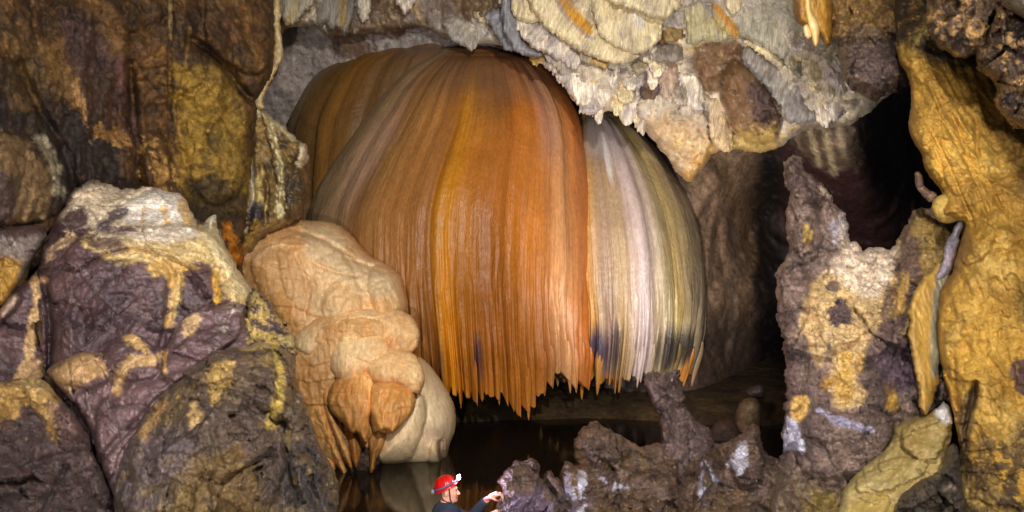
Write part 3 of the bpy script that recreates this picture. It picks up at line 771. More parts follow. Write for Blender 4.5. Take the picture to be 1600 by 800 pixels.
def dome_lobe(name, left, right, ytop, bottom, Dax, deep, stops, seed, fringe=.10, marks=(), jagamp=16, wash=None, tilt=0, cell=12.0, groove=(), tips=lambda x: .6, hue=(.97, 1.0, .74)):
    """left/right: silhouette x by y; bottom: lower rim y by x; stops: streak colours by x"""
    nf = 720
    ph = np.concatenate([np.linspace(-100, 100, nf), np.linspace(104, 256, 60)]) * math.pi / 180
    T = np.linspace(0, 1, 330) ** 1.25
    t, p = np.meshgrid(T, ph, indexing='ij')
    s = np.sin(p)
    # lower rim
    cxm = 0.5 * (smooth_interp(left, 560.) + smooth_interp(right, 560.))
    hwm = 0.5 * (smooth_interp(right, 560.) - smooth_interp(left, 560.))
    xb = cxm + hwm * s
    # folds of the fringe
    uu = (xb + 9 * perlin(xb * .035, seed, 0)) / cell + 0.42 * perlin(xb * .16, 7.1, seed)
    fr = (uu - np.floor(uu)) * 2 - 1
    cellid = np.floor(uu).astype(int)
    rnd = _J[_hash(cellid, cellid * 3 + int(seed), cellid * 0 + 5)][..., 0]
    blade = 1 - np.abs(fr) ** 2.3
    yb = interp(bottom, xb) - jagamp * (1 - blade) * (0.4 + 0.8 * rnd) + (rnd - .5) * jagamp * .7
    yb = np.where(np.cos(p) < 0, yb - 25, yb)
    y = ytop + (yb - ytop) * t
    l = smooth_interp(left, y); r = smooth_interp(right, y)
    # near the top close the lobe
    cx = 0.5 * (l + r)
    hw = 0.5 * (r - l)
    x = cx + hw * s
    dd = deep * hw / FPX * 14
    D = Dax - dd * np.cos(p) + tilt * (y - 400) / 400
    X, Y, Z = P3(x, y, D)
    # outward relief: broad gores, fine ribs that follow the flow, the fringe of blades
    sx = xb
    broad = .06 * perlin(sx * .02 + seed, y * .002, 0.3) + .05 * perlin(sx * .055 + seed, y * .002, 1.3)
    for gx, gw, ga in groove:
        broad = broad - ga * np.exp(-((sx - gx) / gw) ** 2) * sstep(0.02, .35, t)
    yy = y * .006
    grow = sstep(.40, 1, t)
    ribs = .012 * (1 - 2 * np.abs(perlin(sx * .13 + .8 * perlin(sx * .03, yy * 2, 4), yy, seed))) * (.35 + 1.6 * grow) + .007 * perlin(sx * .38, yy * 1.5, seed + 2) * (.5 + 1.5 * grow) + .004 * perlin(sx * 1.1, y * .12, 3)
    vv = y * .11 + 1.5 * perlin(sx * .05, y * .01, 2.2)
    ribs = ribs + .005 * (vv - np.floor(vv)) * sstep(-.1, .4, perlin(sx * .025, y * .02, seed + 7)) * sstep(.05, .2, t)
    fold = fringe * (blade - .6) * sstep(.62, 1, t) ** 1.3
    lump = .07 * fbm(X * .8 + seed, Y * .8, Z * .6, 3) + .012 * fbm(X * 4, Y * 4, Z * 3, 3)
    top = sstep(0, .06, t)
    out = (broad + ribs + fold + lump) * top
    x2 = x + out * s * FPX / 14
    D2 = D - out * np.cos(p)
    # pull the rim inwards a little
    D2 = D2 + .25 * sstep(.85, 1, t) * np.cos(p) * .4
    # close underneath: rows turning inwards and up
    rows_x, rows_y, rows_D = [x2], [y], [D2]
    for q, up in ((.93, 10), (.8, 34), (.5, 70), (.05, 90)):
        rows_x.append((cx[-1:] + (x2[-1:] - cx[-1:]) * q)); rows_y.append(y[-1:] * 0 + np.minimum(y[-1:] - up * .5, interp(bottom, xb[-1:]) - up)); rows_D.append(Dax + (D2[-1:] - Dax) * q)
    x2 = np.concatenate(rows_x); y2 = np.concatenate(rows_y); D2 = np.concatenate(rows_D)
    X, Y, Z = P3(x2, y2, D2)
    H, W = X.shape
    i = np.arange(H * W).reshape(H, W)
    a = i[:-1]; b = i[1:]
    an = np.roll(a, -1, 1); bn = np.roll(b, -1, 1)
    F = np.stack([a, b, bn, an], -1).reshape(-1, 4)
    # colour: streaks across, mineral bands, marks for stains and painted shade
    ns = 5
    xc = sx + 9 * perlin(sx * .03, y * .006, 9) + 3 * perlin(sx * .2, y * .006, 2)
    st = np.array([q[0] for q in stops], float)
    cs = np.array([lin(q[1]) for q in stops]) * hue
    col = sum(w_ * np.stack([np.interp(xc + o_ * (1.3 - grow), st, cs[:, j]) for j in range(3)], -1) for o_, w_ in ((-9, .16), (-4, .22), (0, .24), (4, .22), (9, .16)))
    brk = .5 + .9 * sstep(-.3, .5, perlin(sx * .03 + seed, y * .012, 5.5))
    streak = (.07 * perlin(sx * .33, y * .005, seed + 4) + .06 * perlin(sx * .9, y * .012, seed + 6) + .06 * perlin(sx * 2.0, y * .04, 8)) * brk * (.45 + .9 * grow)
    streak += .12 * perlin(sx * .06 + .25 * perlin(X[:H - 4] * .8, Y[:H - 4], Z[:H - 4] * .8), y * .004, seed) + .10 * perlin(sx * .2, y * .16, 6.6) + .10 * fbm(X[:H - 4] * 9, Y[:H - 4] * 9, Z[:H - 4] * 5, 3, .7)
    streak += (sstep(.45, .8, perlin(sx * .5, y * .010, seed + 9)) * .2 - sstep(.45, .8, perlin(sx * .45, y * .012, seed + 19)) * .24) * (.25 + grow) + .14 * fbm(X[:H - 4] * 1.6, Y[:H - 4] * 1.6, Z[:H - 4] * 1.2, 4)
    col = col * np.clip(1 + streak, .35, 1.9)[..., None]
    for mk in marks:
        kind, c, mx, my, wx, wy, op = mk
        n = perlin(sx * .35, y * .012, mx) * .8 + .5 * perlin(sx * .9, y * .03, 2)
        m = np.clip(sstep(1.15, .35, np.sqrt(((sx - mx) / wx) ** 2 + ((y - my) / wy) ** 2) + .45 * n) * op, 0, 1)[..., None]
        col = col * (1 - m) + lin(c) * m
    rough = 1 + .14 * fbm(X[:H - 4] * 3, Y[:H - 4] * 3, Z[:H - 4] * 1, 4)
    col = col * rough[..., None]
    col = np.concatenate([col] + [np.repeat(col[-1:] * .8, 4, 0)])
    V = np.stack([X, Y, Z], -1).reshape(-1, 3)
    link_mesh(name, V, F, col.reshape(-1, 3), DOME, dome)
    # the longest folds end in hanging tips, each a piece of its own
    last = H - 5
    front = np.where(np.cos(p[0]) > .12)[0]
    made = -99
    for cell_i in np.unique(cellid[0][front]):
        cols = front[cellid[0][front] == cell_i]
        if len(cols) < 4: continue
        j = cols[np.argmax(blade[0][cols])]
        if tips(xb[0, j]) is None or _tr.random() > tips(xb[0, j]): continue
        wpx = (x2[last, cols].max() - x2[last, cols].min()) * .5
        if wpx < 1.2: continue
        k0 = int(last * .90)
        c0 = col[last - 6, j]
        add_tip(x2[k0, j], y2[k0, j], y2[last, j] + _tr.choice((2, 4, 7, 12, 18)), min(wpx, 7.5) * 1.0, D2[k0, j] + .05, D2[last, j] + .05, c0, j * .37, x2[last, j])

_tr = random.Random(9)
def add_tip(px, py0, py1, wpx, D0, D1, c1, seed, pxe):
    n, m = 26, 18
    t = np.linspace(0, 1, n)[:, None]
    a = np.linspace(0, 2 * math.pi, m, endpoint=False)[None, :]
    r = (wpx / FPX * D0) * sstep(-.25, .35, t) * np.sqrt(np.clip(1 - t ** 1.6, 0, 1)) * (1 - .45 * t) * (1 + .22 * perlin(np.cos(a) * 2 + seed, np.sin(a) * 2, t * 1.5)) + .003
    D = D0 + (D1 - D0) * t
    X, Y, Z = P3(px + (pxe - px) * t + 0 * a, (py0 + (py1 - py0) * t) + 0 * a, D + 0 * a)
    X = X + r * np.cos(a); Y = Y + r * np.sin(a) * .7
    i = np.arange(n * m).reshape(n, m)
    A, B = i[:-1], i[1:]
    F = np.stack([A, B, np.roll(B, -1, 1), np.roll(A, -1, 1)], -1).reshape(-1, 4)
    k = (1 + .25 * perlin(np.cos(a) * 3 + seed, np.sin(a) * 3, t * 2 + seed) + .0 * t)[..., None]
    amber = sstep(.45, 1, t)[..., None] * .35
    col = (c1 * (1 - amber) + lin((196, 128, 44)) * amber) * k
    link_mesh('stalactite', np.stack([X, Y, Z], -1).reshape(-1, 3), F, col.reshape(-1, 3), DOME, dome)

# rear gore, seen past the left of the main one
dome_lobe('lobe', [(60, 692), (63, 640), (68, 600), (78, 562), (92, 524), (110, 500), (140, 478), (165, 462), (190, 450), (230, 443), (300, 436), (400, 436), (500, 450), (650, 480)],
          [(60, 694), (64, 735), (70, 775), (80, 805), (100, 835), (150, 870), (220, 890), (350, 895), (650, 880)],
          61, [(400, 560), (640, 585), (900, 560)], 16.05, .55,
          [(430, (120, 84, 52)), (456, (104, 74, 48)), (470, (150, 122, 100)), (478, (112, 78, 46)), (500, (112, 78, 42)), (520, (150, 100, 44)), (560, (116, 80, 48)), (620, (124, 92, 72)), (700, (130, 98, 80)), (800, (120, 88, 66)), (900, (110, 80, 50))],
          3.0, groove=[(500, 7, .10), (470, 5, .05)], tips=lambda x: None)
# main gore
dome_lobe('lobe', [(74, 708), (80, 692), (90, 668), (110, 636), (130, 615), (150, 598), (175, 578), (200, 561), (240, 532), (290, 501), (330, 484), (380, 478), (450, 482), (550, 500), (650, 520)],
          [(74, 712), (76, 770), (80, 806), (88, 832), (105, 852), (125, 872), (145, 887), (180, 905), (210, 913), (260, 921), (330, 927), (400, 928), (480, 927), (560, 924), (650, 920)],
          75, [(480, 560), (640, 570), (680, 612), (716, 632), (740, 630), (760, 630), (774, 628), (784, 624), (797, 640), (808, 652), (822, 642), (836, 628), (850, 606), (866, 594), (880, 588), (896, 606), (912, 610), (930, 606)], 15.15, 1.02,
          [(478, (166, 140, 118)), (500, (178, 146, 124)), (520, (156, 122, 98)), (540, (172, 134, 110)), (565, (160, 110, 76)), (590, (160, 112, 72)), (620, (168, 112, 70)), (648, (164, 108, 64)), (668, (152, 96, 50)), (683, (148, 88, 34)),
           (694, (190, 122, 28)), (704, (200, 130, 26)), (714, (182, 110, 30)), (740, (172, 104, 38)), (770, (160, 92, 36)), (800, (176, 102, 40)), (830, (182, 108, 48)), (850, (176, 104, 50)), (862, (184, 122, 84)), (874, (190, 134, 102)), (890, (182, 122, 84)), (902, (180, 110, 68)), (912, (176, 96, 38)), (926, (166, 84, 26))],
          5.0, fringe=.26, jagamp=30, groove=[(681, 7, .07), (815, 30, .03), (560, 12, .03), (600, 10, .02)],
          marks=[('m', (126, 94, 72), 790, 110, 130, 60, .6), ('m', (112, 84, 62), 650, 100, 130, 60, .65), ('m', (120, 84, 50), 740, 150, 60, 70, .5), ('m', (96, 62, 66), 747, 560, 9, 50, .9), ('m', (110, 76, 52), 688, 575, 8, 50, .7),  # wide brown marks paint the shaded crown into the colour
                 ('m', (216, 136, 28), 705, 480, 14, 190, .6), ('m', (204, 160, 134), 552, 240, 30, 100, .5), ('m', (196, 120, 40), 790, 620, 70, 60, .6), ('m', (170, 130, 112), 858, 180, 26, 100, .5)])
# right hand gore
dome_lobe('lobe', [(168, 925), (174, 905), (185, 890), (210, 872), (260, 850), (350, 838), (450, 840), (650, 860)],
          [(168, 930), (172, 952), (180, 968), (195, 990), (215, 1010), (240, 1032), (270, 1052), (300, 1068), (330, 1080), (370, 1090), (420, 1097), (470, 1099), (520, 1095), (560, 1084), (600, 1070), (650, 1062)],
          166, [(850, 590), (900, 604), (928, 600), (948, 606), (970, 610), (988, 600), (1008, 588), (1030, 585), (1050, 590), (1066, 600), (1080, 580)], 16.1, 1.15,
          [(850, (180, 150, 96)), (900, (200, 168, 104)), (912, (200, 140, 70)), (924, (186, 138, 66)), (938, (170, 142, 96)), (950, (150, 124, 108)), (962, (160, 138, 100)), (974, (172, 142, 90)), (986, (170, 150, 132)), (996, (186, 170, 160)), (1008, (174, 158, 150)),
           (1018, (166, 146, 114)), (1030, (150, 136, 104)), (1042, (160, 144, 100)), (1052, (178, 152, 80)), (1062, (152, 134, 100)), (1078, (146, 130, 102)), (1095, (136, 120, 96))],
          8.0, fringe=.22, jagamp=22, cell=11.0, hue=(.94, .90, .96), groove=[(948, 8, .05), (1018, 7, .06), (985, 6, .03)],
          marks=[('m', (150, 140, 138), 960, 200, 70, 60, .8), ('m', (214, 206, 206), 972, 250, 9, 40, .7), ('m', (66, 56, 76), 934, 548, 20, 48, .95), ('m', (70, 58, 70), 960, 540, 12, 40, .7), ('m', (40, 34, 36), 1040, 550, 20, 48, .95), ('m', (34, 28, 30), 1062, 545, 16, 40, .9),
                 ('m', (190, 122, 34), 930, 605, 60, 26, .95), ('m', (186, 116, 40), 1068, 590, 18, 26, .9), ('m', (176, 128, 56), 1000, 606, 20, 14, .7)])

# ================================================================== cream mounds left of the dome
mound = empty('flowstone_mound', P3(600, 728, np.float64(11.6)), 'cream and peach flowstone mound of stacked smooth bulges left below the dome', 'flowstone mound')
CR = ((240, 202, 150), (222, 166, 106), 1.2, .6)
MN = [(.10, 1.2, 'n'), (.06, 2.6, 'b', (1.2, 1.2, .8)), (.04, 2.6, 't'), (.018, 7.5, 't'), (.018, 7, 'r', (1.2, 1.2, .18), 2), (.012, 18, 'r', (1, 1, .2), 2), (.008, 26, 'b')]
relief('upper_bulge', [(358, 402), (372, 380), (392, 362), (425, 346), (460, 343), (502, 345), (530, 352), (550, 366), (566, 388), (582, 402), (608, 416), (624, 428), (634, 448), (637, 472), (636, 500), (636, 560), (520, 560), (440, 560), (400, 510), (366, 450)],
       [(360, 400, 12.4), (640, 480, 12.6), (500, 340, 13.0), (450, 540, 12.2), (600, 500, 12.4)], R=55, T=.85, step=1.8, ew=3, ef=3, back=.9,
       lobes=[([(430, 380), (460, 362), (500, 372), (540, 400), (560, 440), (570, 480), (520, 500), (470, 490), (440, 450)], .02, 45, .10),
              ([(580, 412), (606, 416), (626, 430), (637, 455), (637, 490), (600, 500), (580, 480), (574, 440)], .02, 30, .16),
              ([(505, 445), (520, 438), (550, 440), (565, 460), (566, 500), (510, 505), (500, 480)], .05, 30, .08, 1.0),
              ([(395, 395), (430, 378), (452, 400), (460, 460), (450, 520), (415, 480), (392, 430)], .02, 34, .10)],
       cre=[([(470, 360), (520, 380), (560, 410), (600, 425)], 4, .06), ([(490, 410), (520, 425), (560, 430)], 3, .05), ([(462, 400), (480, 440), (478, 500)], 4, .05)],
       noise=MN, base=CR,
       items=[('P', [(470, 350), (530, 360), (570, 410), (620, 440), (600, 470), (520, 430), (480, 400)], (224, 198, 156), 10, 14, .7),
              ('P', [(380, 400), (440, 440), (480, 540), (420, 520), (380, 450)], (196, 138, 70), 12, 14, .7),
              ('N', (212, 150, 96), 2.2, .2, .12, .5, .5),
              ('L', [(600, 505), (636, 500)], 10, (110, 70, 40), 6, 8, .8)], m=FLOW, parent=mound, mottle=.25)
relief('lower_bulge', [(455, 530), (470, 512), (500, 493), (540, 481), (590, 482), (625, 484), (644, 494), (655, 512), (656, 532), (650, 548), (660, 572), (664, 600), (655, 630), (640, 655), (618, 672), (606, 690), (596, 710), (584, 735), (572, 760), (556, 768), (548, 756), (530, 745), (505, 735), (475, 700), (450, 650), (436, 610), (430, 570), (440, 545)],
       [(455, 540, 11.8), (655, 530, 12.0), (550, 480, 11.8), (560, 760, 11.8), (620, 680, 11.9), (640, 600, 12.0)], R=40, T=.6, step=1.7, ew=2.5, ef=4, back=.8,
       noise=MN, base=((238, 196, 140), (216, 156, 92), 1.4, .6),
       items=[('P', [(455, 560), (500, 560), (530, 640), (550, 760), (520, 740), (460, 640)], (190, 132, 66), 8, 12, .75),
              ('P', [(540, 560), (640, 560), (660, 600), (640, 640), (580, 600)], (226, 186, 136), 10, 10, .6),
              ('P', [(530, 640), (600, 650), (620, 675), (590, 700), (540, 700)], (196, 140, 70), 8, 12, .7),
              ('P', [(505, 690), (520, 672), (560, 690), (600, 684), (616, 676), (590, 770), (540, 770)], (100, 72, 42), 8, 26, .9, 26),
              ('N', (176, 120, 58), 3.0, .25, .1, .6, .4)], m=FLOW, parent=mound, mottle=.18)
for p_, dt_, db_, c_ in (
    ([(462, 545), (456, 532), (470, 511), (500, 493), (540, 481), (592, 481), (625, 484), (645, 495), (655, 512), (656, 530), (640, 540), (610, 528), (585, 512), (550, 508), (520, 520), (500, 545), (480, 560)], 11.55, 11.25, 0),
    ([(520, 522), (552, 508), (586, 512), (606, 528), (612, 550), (600, 572), (572, 580), (556, 600), (530, 600), (512, 570)], 11.4, 11.15, 0),
    ([(596, 512), (625, 503), (650, 508), (657, 526), (650, 548), (628, 556), (604, 546)], 11.55, 11.35, 0),
    ([(566, 556), (590, 542), (622, 542), (648, 552), (661, 574), (664, 600), (656, 616), (640, 614), (622, 602), (598, 600), (576, 596)], 11.25, 11.0, 0),
    ([(510, 628), (514, 606), (528, 588), (548, 577), (570, 574), (584, 586), (588, 610), (580, 640), (577, 672), (574, 696), (566, 690), (558, 676), (548, 680), (540, 664), (528, 656), (516, 642)], 11.15, 10.85, 1),
    ([(574, 606), (590, 594), (612, 592), (634, 600), (648, 614), (651, 632), (640, 652), (624, 668), (612, 680), (602, 672), (592, 676), (584, 656), (576, 634)], 11.05, 10.8, 1),
    ([(452, 560), (462, 545), (474, 550), (480, 600), (496, 660), (516, 712), (532, 748), (524, 746), (500, 706), (478, 660), (460, 610)], 11.7, 11.35, 1),
    ([(474, 550), (492, 540), (500, 560), (502, 610), (514, 660), (534, 716), (550, 762), (540, 752), (518, 712), (496, 664), (480, 610)], 11.5, 11.2, 1),
    ([(494, 552), (516, 546), (522, 580), (518, 620), (528, 664), (545, 700), (552, 738), (540, 722), (520, 680), (506, 640), (498, 600)], 11.4, 11.1, 1),
    ([(540, 668), (556, 672), (566, 694), (562, 716), (556, 738), (550, 716), (544, 694)], 11.2, 11.1, 2),
    ([(574, 680), (592, 672), (604, 680), (602, 696), (590, 712), (584, 738), (576, 742), (578, 716)], 11.2, 11.1, 2)):
    q = np.array(p_, float)
    cx, y0_, y1_ = q[:, 0].mean(), q[:, 1].min(), q[:, 1].max()
    w_ = min(q[:, 0].max() - q[:, 0].min(), 70)
    relief('flow_fold', p_, [(cx - 50, y0_, dt_ + .12), (cx + 50, y0_, dt_ + .12), (cx, y1_, db_), (cx, (y0_ + y1_) / 2, (dt_ + db_) / 2)],
           R=max(6, w_ * .42), T=max(.12, w_ / FPX * 11 * .34), step=1.6, ew=1.6, ef=5, back=.3, ang=.15 if cx < 530 and c_ == 1 else 0,
           noise=[(.05, 2, 'n'), (.03, 3.4, 't'), (.012, 8, 't'), (.022 if c_ == 0 else .045, 7, 'r', (1.2, 1.2, .15), 2), (.006, 22, 'b')],
           base=(((242, 204, 152), (224, 170, 110), 1.6, .6), ((230, 176, 106), (204, 140, 74), 2, .5), ((176, 122, 60), (126, 86, 44), 2.5, .5))[c_],
           items=[('P', [(cx - 60, y1_ - 22), (cx + 60, y1_ - 22), (cx + 60, y1_ + 20), (cx - 60, y1_ + 20)], (182, 118, 52), 10, 16, .6, 16)], m=FLOW, parent=mound, mottle=.2, stria=(.12 if c_ == 0 else .28, 9))
relief('pale_foot', [(600, 600), (630, 560), (655, 556), (668, 566), (684, 586), (700, 610), (710, 634), (714, 655), (710, 678), (702, 695), (700, 712), (696, 726), (670, 729), (630, 728), (600, 726), (582, 722), (584, 690), (600, 650)],
       [(600, 600, 12.0), (714, 650, 12.4), (600, 728, 11.9), (690, 728, 12.2)], R=50, T=.75, step=1.8, ew=1.2, ef=3, back=.8,
       lobes=[([(592, 690), (620, 660), (650, 610), (664, 620), (668, 650), (656, 690), (640, 722), (585, 730)], .06, 26, .2),
              ([(672, 690), (694, 682), (702, 694), (700, 712), (696, 728), (668, 728)], .05, 12, .1)],
       cre=[([(690, 690), (692, 722)], 4, .25)],
       noise=[(.05, 1.2, 'n'), (.016, 6, 'r', (1.3, 1.3, .2), 2), (.008, 14, 'b')],
       base=((238, 210, 168), (222, 188, 142), 1.2, .6),
       items=[('P', [(682, 686), (697, 684), (698, 726), (684, 726)], (92, 70, 50), 3, 5, .85), ('L', [(580, 726), (704, 727)], 6, (120, 96, 54), 3, 3, .7),  # dark patch paints the shade inside the foot's hole
              ('P', [(660, 660), (700, 668), (700, 700), (660, 700)], (190, 156, 132), 8, 6, .5)], m=FLOW, parent=mound, mottle=.14)
rk = relief('rock', [(534, 735), (545, 700), (565, 688), (590, 690), (604, 700), (596, 722), (580, 742), (566, 766), (556, 772), (540, 762), (528, 760)], 11.55, R=16, T=.3, step=2, ew=5,
            noise=[(.1, 4, 'r'), (.04, 10, 'b')], base=((86, 66, 48), (58, 46, 40), 3), m=CRUST)
tag(rk, 'small dark brown rock in the pool under the cream mound', 'rock')

# ================================================================== rocks in the left foreground
PUR = ((98, 72, 72), (58, 41, 44), 2.2)
DRK = ((92, 74, 68), (62, 48, 46), 2.0)
RN = [(.10, 1.1, 'n'), (.32, .8, 'p'), (.16, 1.9, 'p'), (.05, 4.5, 'p'), (.03, 6, 'r'), (.014, 12, 'f'), (.012, 24, 'r')]
RN2 = [(.12, 1.2, 'n'), (.34, 1.1, 'p'), (.20, 2.6, 'p'), (.11, 5.5, 'p'), (.035, 7, 'r'), (.03, 13, 'p'), (.05, 1.6, 'k'), (.014, 24, 'r')]

o = relief('boulder', [(50, 440), (62, 400), (70, 378), (80, 355), (98, 325), (112, 302), (128, 288), (142, 282), (165, 285), (182, 292), (200, 294), (225, 290), (250, 293), (280, 304), (294, 318), (303, 340), (314, 350), (322, 348), (328, 338), (336, 337), (338, 348), (346, 368), (358, 392), (372, 418), (388, 440), (405, 462), (432, 495), (452, 525), (464, 545), (466, 700), (200, 740), (60, 740)],
           [(60, 400, 7.9), (200, 300, 8.8), (330, 350, 8.7), (200, 450, 7.7), (80, 600, 7.5), (460, 550, 8.8), (300, 600, 7.6), (200, 360, 8.2), (400, 560, 8.2)],
           R=20, T=.28, step=2, ew=5, ef=7, back=1.0, smooth_out=0,
           lobes=[([(60, 405), (110, 372), (165, 364), (250, 350), (306, 352), (345, 372), (375, 425), (400, 470), (420, 560), (300, 700), (80, 700), (55, 460)], .16, 18, .10),
                  ([(60, 410), (140, 400), (260, 415), (272, 440), (265, 500), (255, 600), (90, 600), (68, 500)], .02, 30, .05),
                  ([(284, 420), (330, 415), (345, 450), (345, 480), (300, 500), (278, 470)], .02, 16, .08),
                  ([(80, 350), (100, 325), (140, 330), (160, 345), (150, 365), (100, 372)], .05, 14, .1),
                  ([(322, 352), (328, 338), (337, 337), (338, 350)], .05, 5, .05)],
           cre=[([(140, 365), (158, 335), (185, 322), (240, 296)], 4, .07), ([(268, 430), (262, 500), (250, 540)], 6, .10), ([(70, 440), (80, 520), (75, 580)], 6, .25)],
           noise=RN, base=PUR,
           items=[
               ('P', [(90, 345), (112, 300), (140, 278), (200, 288), (250, 288), (290, 305), (306, 345), (300, 362), (200, 360), (150, 350), (110, 360)], (206, 184, 156), 4, 12, .95),
               ('P', [(180, 335), (195, 318), (225, 300), (255, 296), (285, 310), (300, 345), (270, 352), (205, 352)], (236, 222, 208), 6, 10, .85),
               ('L', [(225, 330), (222, 350)], 4, (200, 150, 70), 3, 5, .7), ('L', [(255, 325), (262, 350)], 5, (206, 156, 70), 3, 5, .7), ('L', [(285, 320), (292, 345)], 8, (206, 160, 84), 4, 6, .8),
               ('P', [(150, 350), (170, 332), (196, 322), (203, 330), (190, 345), (160, 358)], (76, 62, 68), 2, 8, .95),
               ('P', [(84, 362), (96, 340), (128, 326), (142, 340), (130, 356), (100, 372)], (78, 56, 58), 2, 10, .95),
               ('P', [(120, 380), (148, 362), (200, 360), (250, 352), (304, 350), (345, 368), (378, 430), (420, 485), (452, 540), (452, 590), (420, 560), (405, 520), (380, 490), (352, 470), (340, 450), (330, 418), (300, 416), (282, 430), (280, 470), (268, 500), (266, 470), (272, 430), (240, 420), (190, 412), (160, 400)], (196, 166, 112), 5, 12, .95),
               ('P', [(140, 365), (200, 358), (300, 354), (310, 372), (250, 380), (180, 372)], (222, 206, 192), 8, 12, .7),
               ('L', [(110, 372), (86, 388), (76, 402)], 7, (200, 166, 130), 3, 8, .9),
               ('L', [(325, 342), (335, 342)], 7, (240, 222, 196), 2, 3, .95),
               ('L', [(330, 360), (358, 410), (380, 450)], 14, (216, 196, 152), 7, 10, .75),
               ('P', [(200, 410), (300, 405), (320, 420), (280, 430), (268, 500), (262, 510), (270, 440), (230, 425)], (190, 150, 84), 4, 12, .85),
               ('P', [(330, 420), (342, 422), (350, 470), (335, 475), (330, 440)], (206, 156, 54), 3, 6, .9),
               ('P', [(140, 372), (190, 374), (205, 390), (180, 396), (145, 388)], (96, 72, 66), 2, 18, .85),
               ('L', [(66, 436), (70, 438)], 5, (212, 170, 130), 2, 3, .8),
               ('N', (176, 150, 130), 7, .50, .05, .7)], m=WET)
tag(o, 'large purple brown boulder with a white cap and tan crust', 'boulder')

o = relief('rock_slab', [(-160, 350), (0, 357), (58, 350), (72, 358), (74, 372), (60, 392), (48, 410), (38, 430), (22, 455), (5, 480), (-160, 520)], [(-100, 360, 7.0), (70, 360, 8.2), (0, 480, 7.2)], R=14, T=.3, step=2.2, ew=3,
           noise=RN, base=((150, 134, 124), (128, 110, 104), 2),
           items=[('P', [(-160, 400), (45, 395), (30, 440), (0, 485), (-160, 520)], (190, 140, 50), 6, 12, .9), ('P', [(-160, 345), (78, 345), (72, 366), (20, 376), (-160, 380)], (84, 62, 60), 3, 8, .9)], m=WET)
tag(o, 'pale grey slab with yellow underside at the left edge', 'rock slab')

o = relief('boulder', [(-160, 470), (-10, 500), (2, 478), (20, 455), (36, 442), (50, 432), (58, 420), (66, 436), (72, 460), (80, 500), (82, 545), (78, 575), (60, 600), (20, 612), (-160, 640)], [(-60, 500, 7.1), (60, 440, 7.6), (60, 600, 7.2)], R=12, T=.2, step=2.2, ew=3, smooth_out=0,
           lobes=[([(-20, 480), (30, 452), (36, 470), (10, 500), (-20, 520)], .06, 10, .1)], noise=RN, base=PUR,
           items=[('L', [(56, 440), (60, 470), (50, 520), (42, 570), (30, 600)], 9, (190, 152, 104), 3, 7, .95), ('L', [(-10, 500), (20, 466)], 7, (190, 160, 140), 3, 5, .8), ('P', [(35, 560), (75, 560), (75, 600), (30, 610)], (190, 150, 104), 5, 8, .7)], m=WET)
tag(o, 'purple boulder with one ochre streak between the slab and the lower left boulder', 'boulder')

o = relief('boulder', [(-160, 585), (0, 598), (28, 592), (60, 588), (78, 598), (88, 610), (104, 628), (122, 655), (140, 682), (146, 705), (160, 735), (176, 780), (190, 830), (196, 900), (-160, 900)], [(-60, 640, 6.2), (80, 600, 6.8), (150, 700, 6.7), (40, 800, 5.9), (190, 880, 6.3)], R=16, T=.24, step=2.2, ew=3, smooth_out=0,
           lobes=[([(30, 595), (75, 600), (110, 640), (140, 690), (100, 690), (50, 640)], .04, 20, .12)],
           cre=[([(105, 730), (80, 770), (60, 820)], 4, .15), ([(8, 640), (-10, 680)], 5, .1), ([(140, 705), (100, 712), (40, 730)], 6, .1)],
           noise=RN2, base=((104, 80, 76), (74, 56, 54), 2),
           items=[('P', [(-160, 590), (0, 592), (70, 590), (92, 620), (86, 650), (96, 700), (80, 690), (70, 640), (40, 632), (20, 650), (-160, 720)], (196, 154, 86), 5, 14, .95),
                  ('L', [(40, 598), (74, 604)], 9, (214, 180, 122), 4, 6, .8), ('P', [(70, 620), (108, 640), (140, 690), (100, 700), (80, 660)], (140, 104, 96), 8, 10, .7),
                  ('N', (170, 124, 54), 5, .38, .06, .8), ('P', [(-160, 700), (150, 700), (190, 900), (-160, 900)], (72, 54, 50), 14, 14, .7), ('N', (190, 150, 110), 9, .52, .05, .6)], m=CRUST)
tag(o, 'dark boulder with a yellow ochre shoulder in the lower left corner', 'boulder')

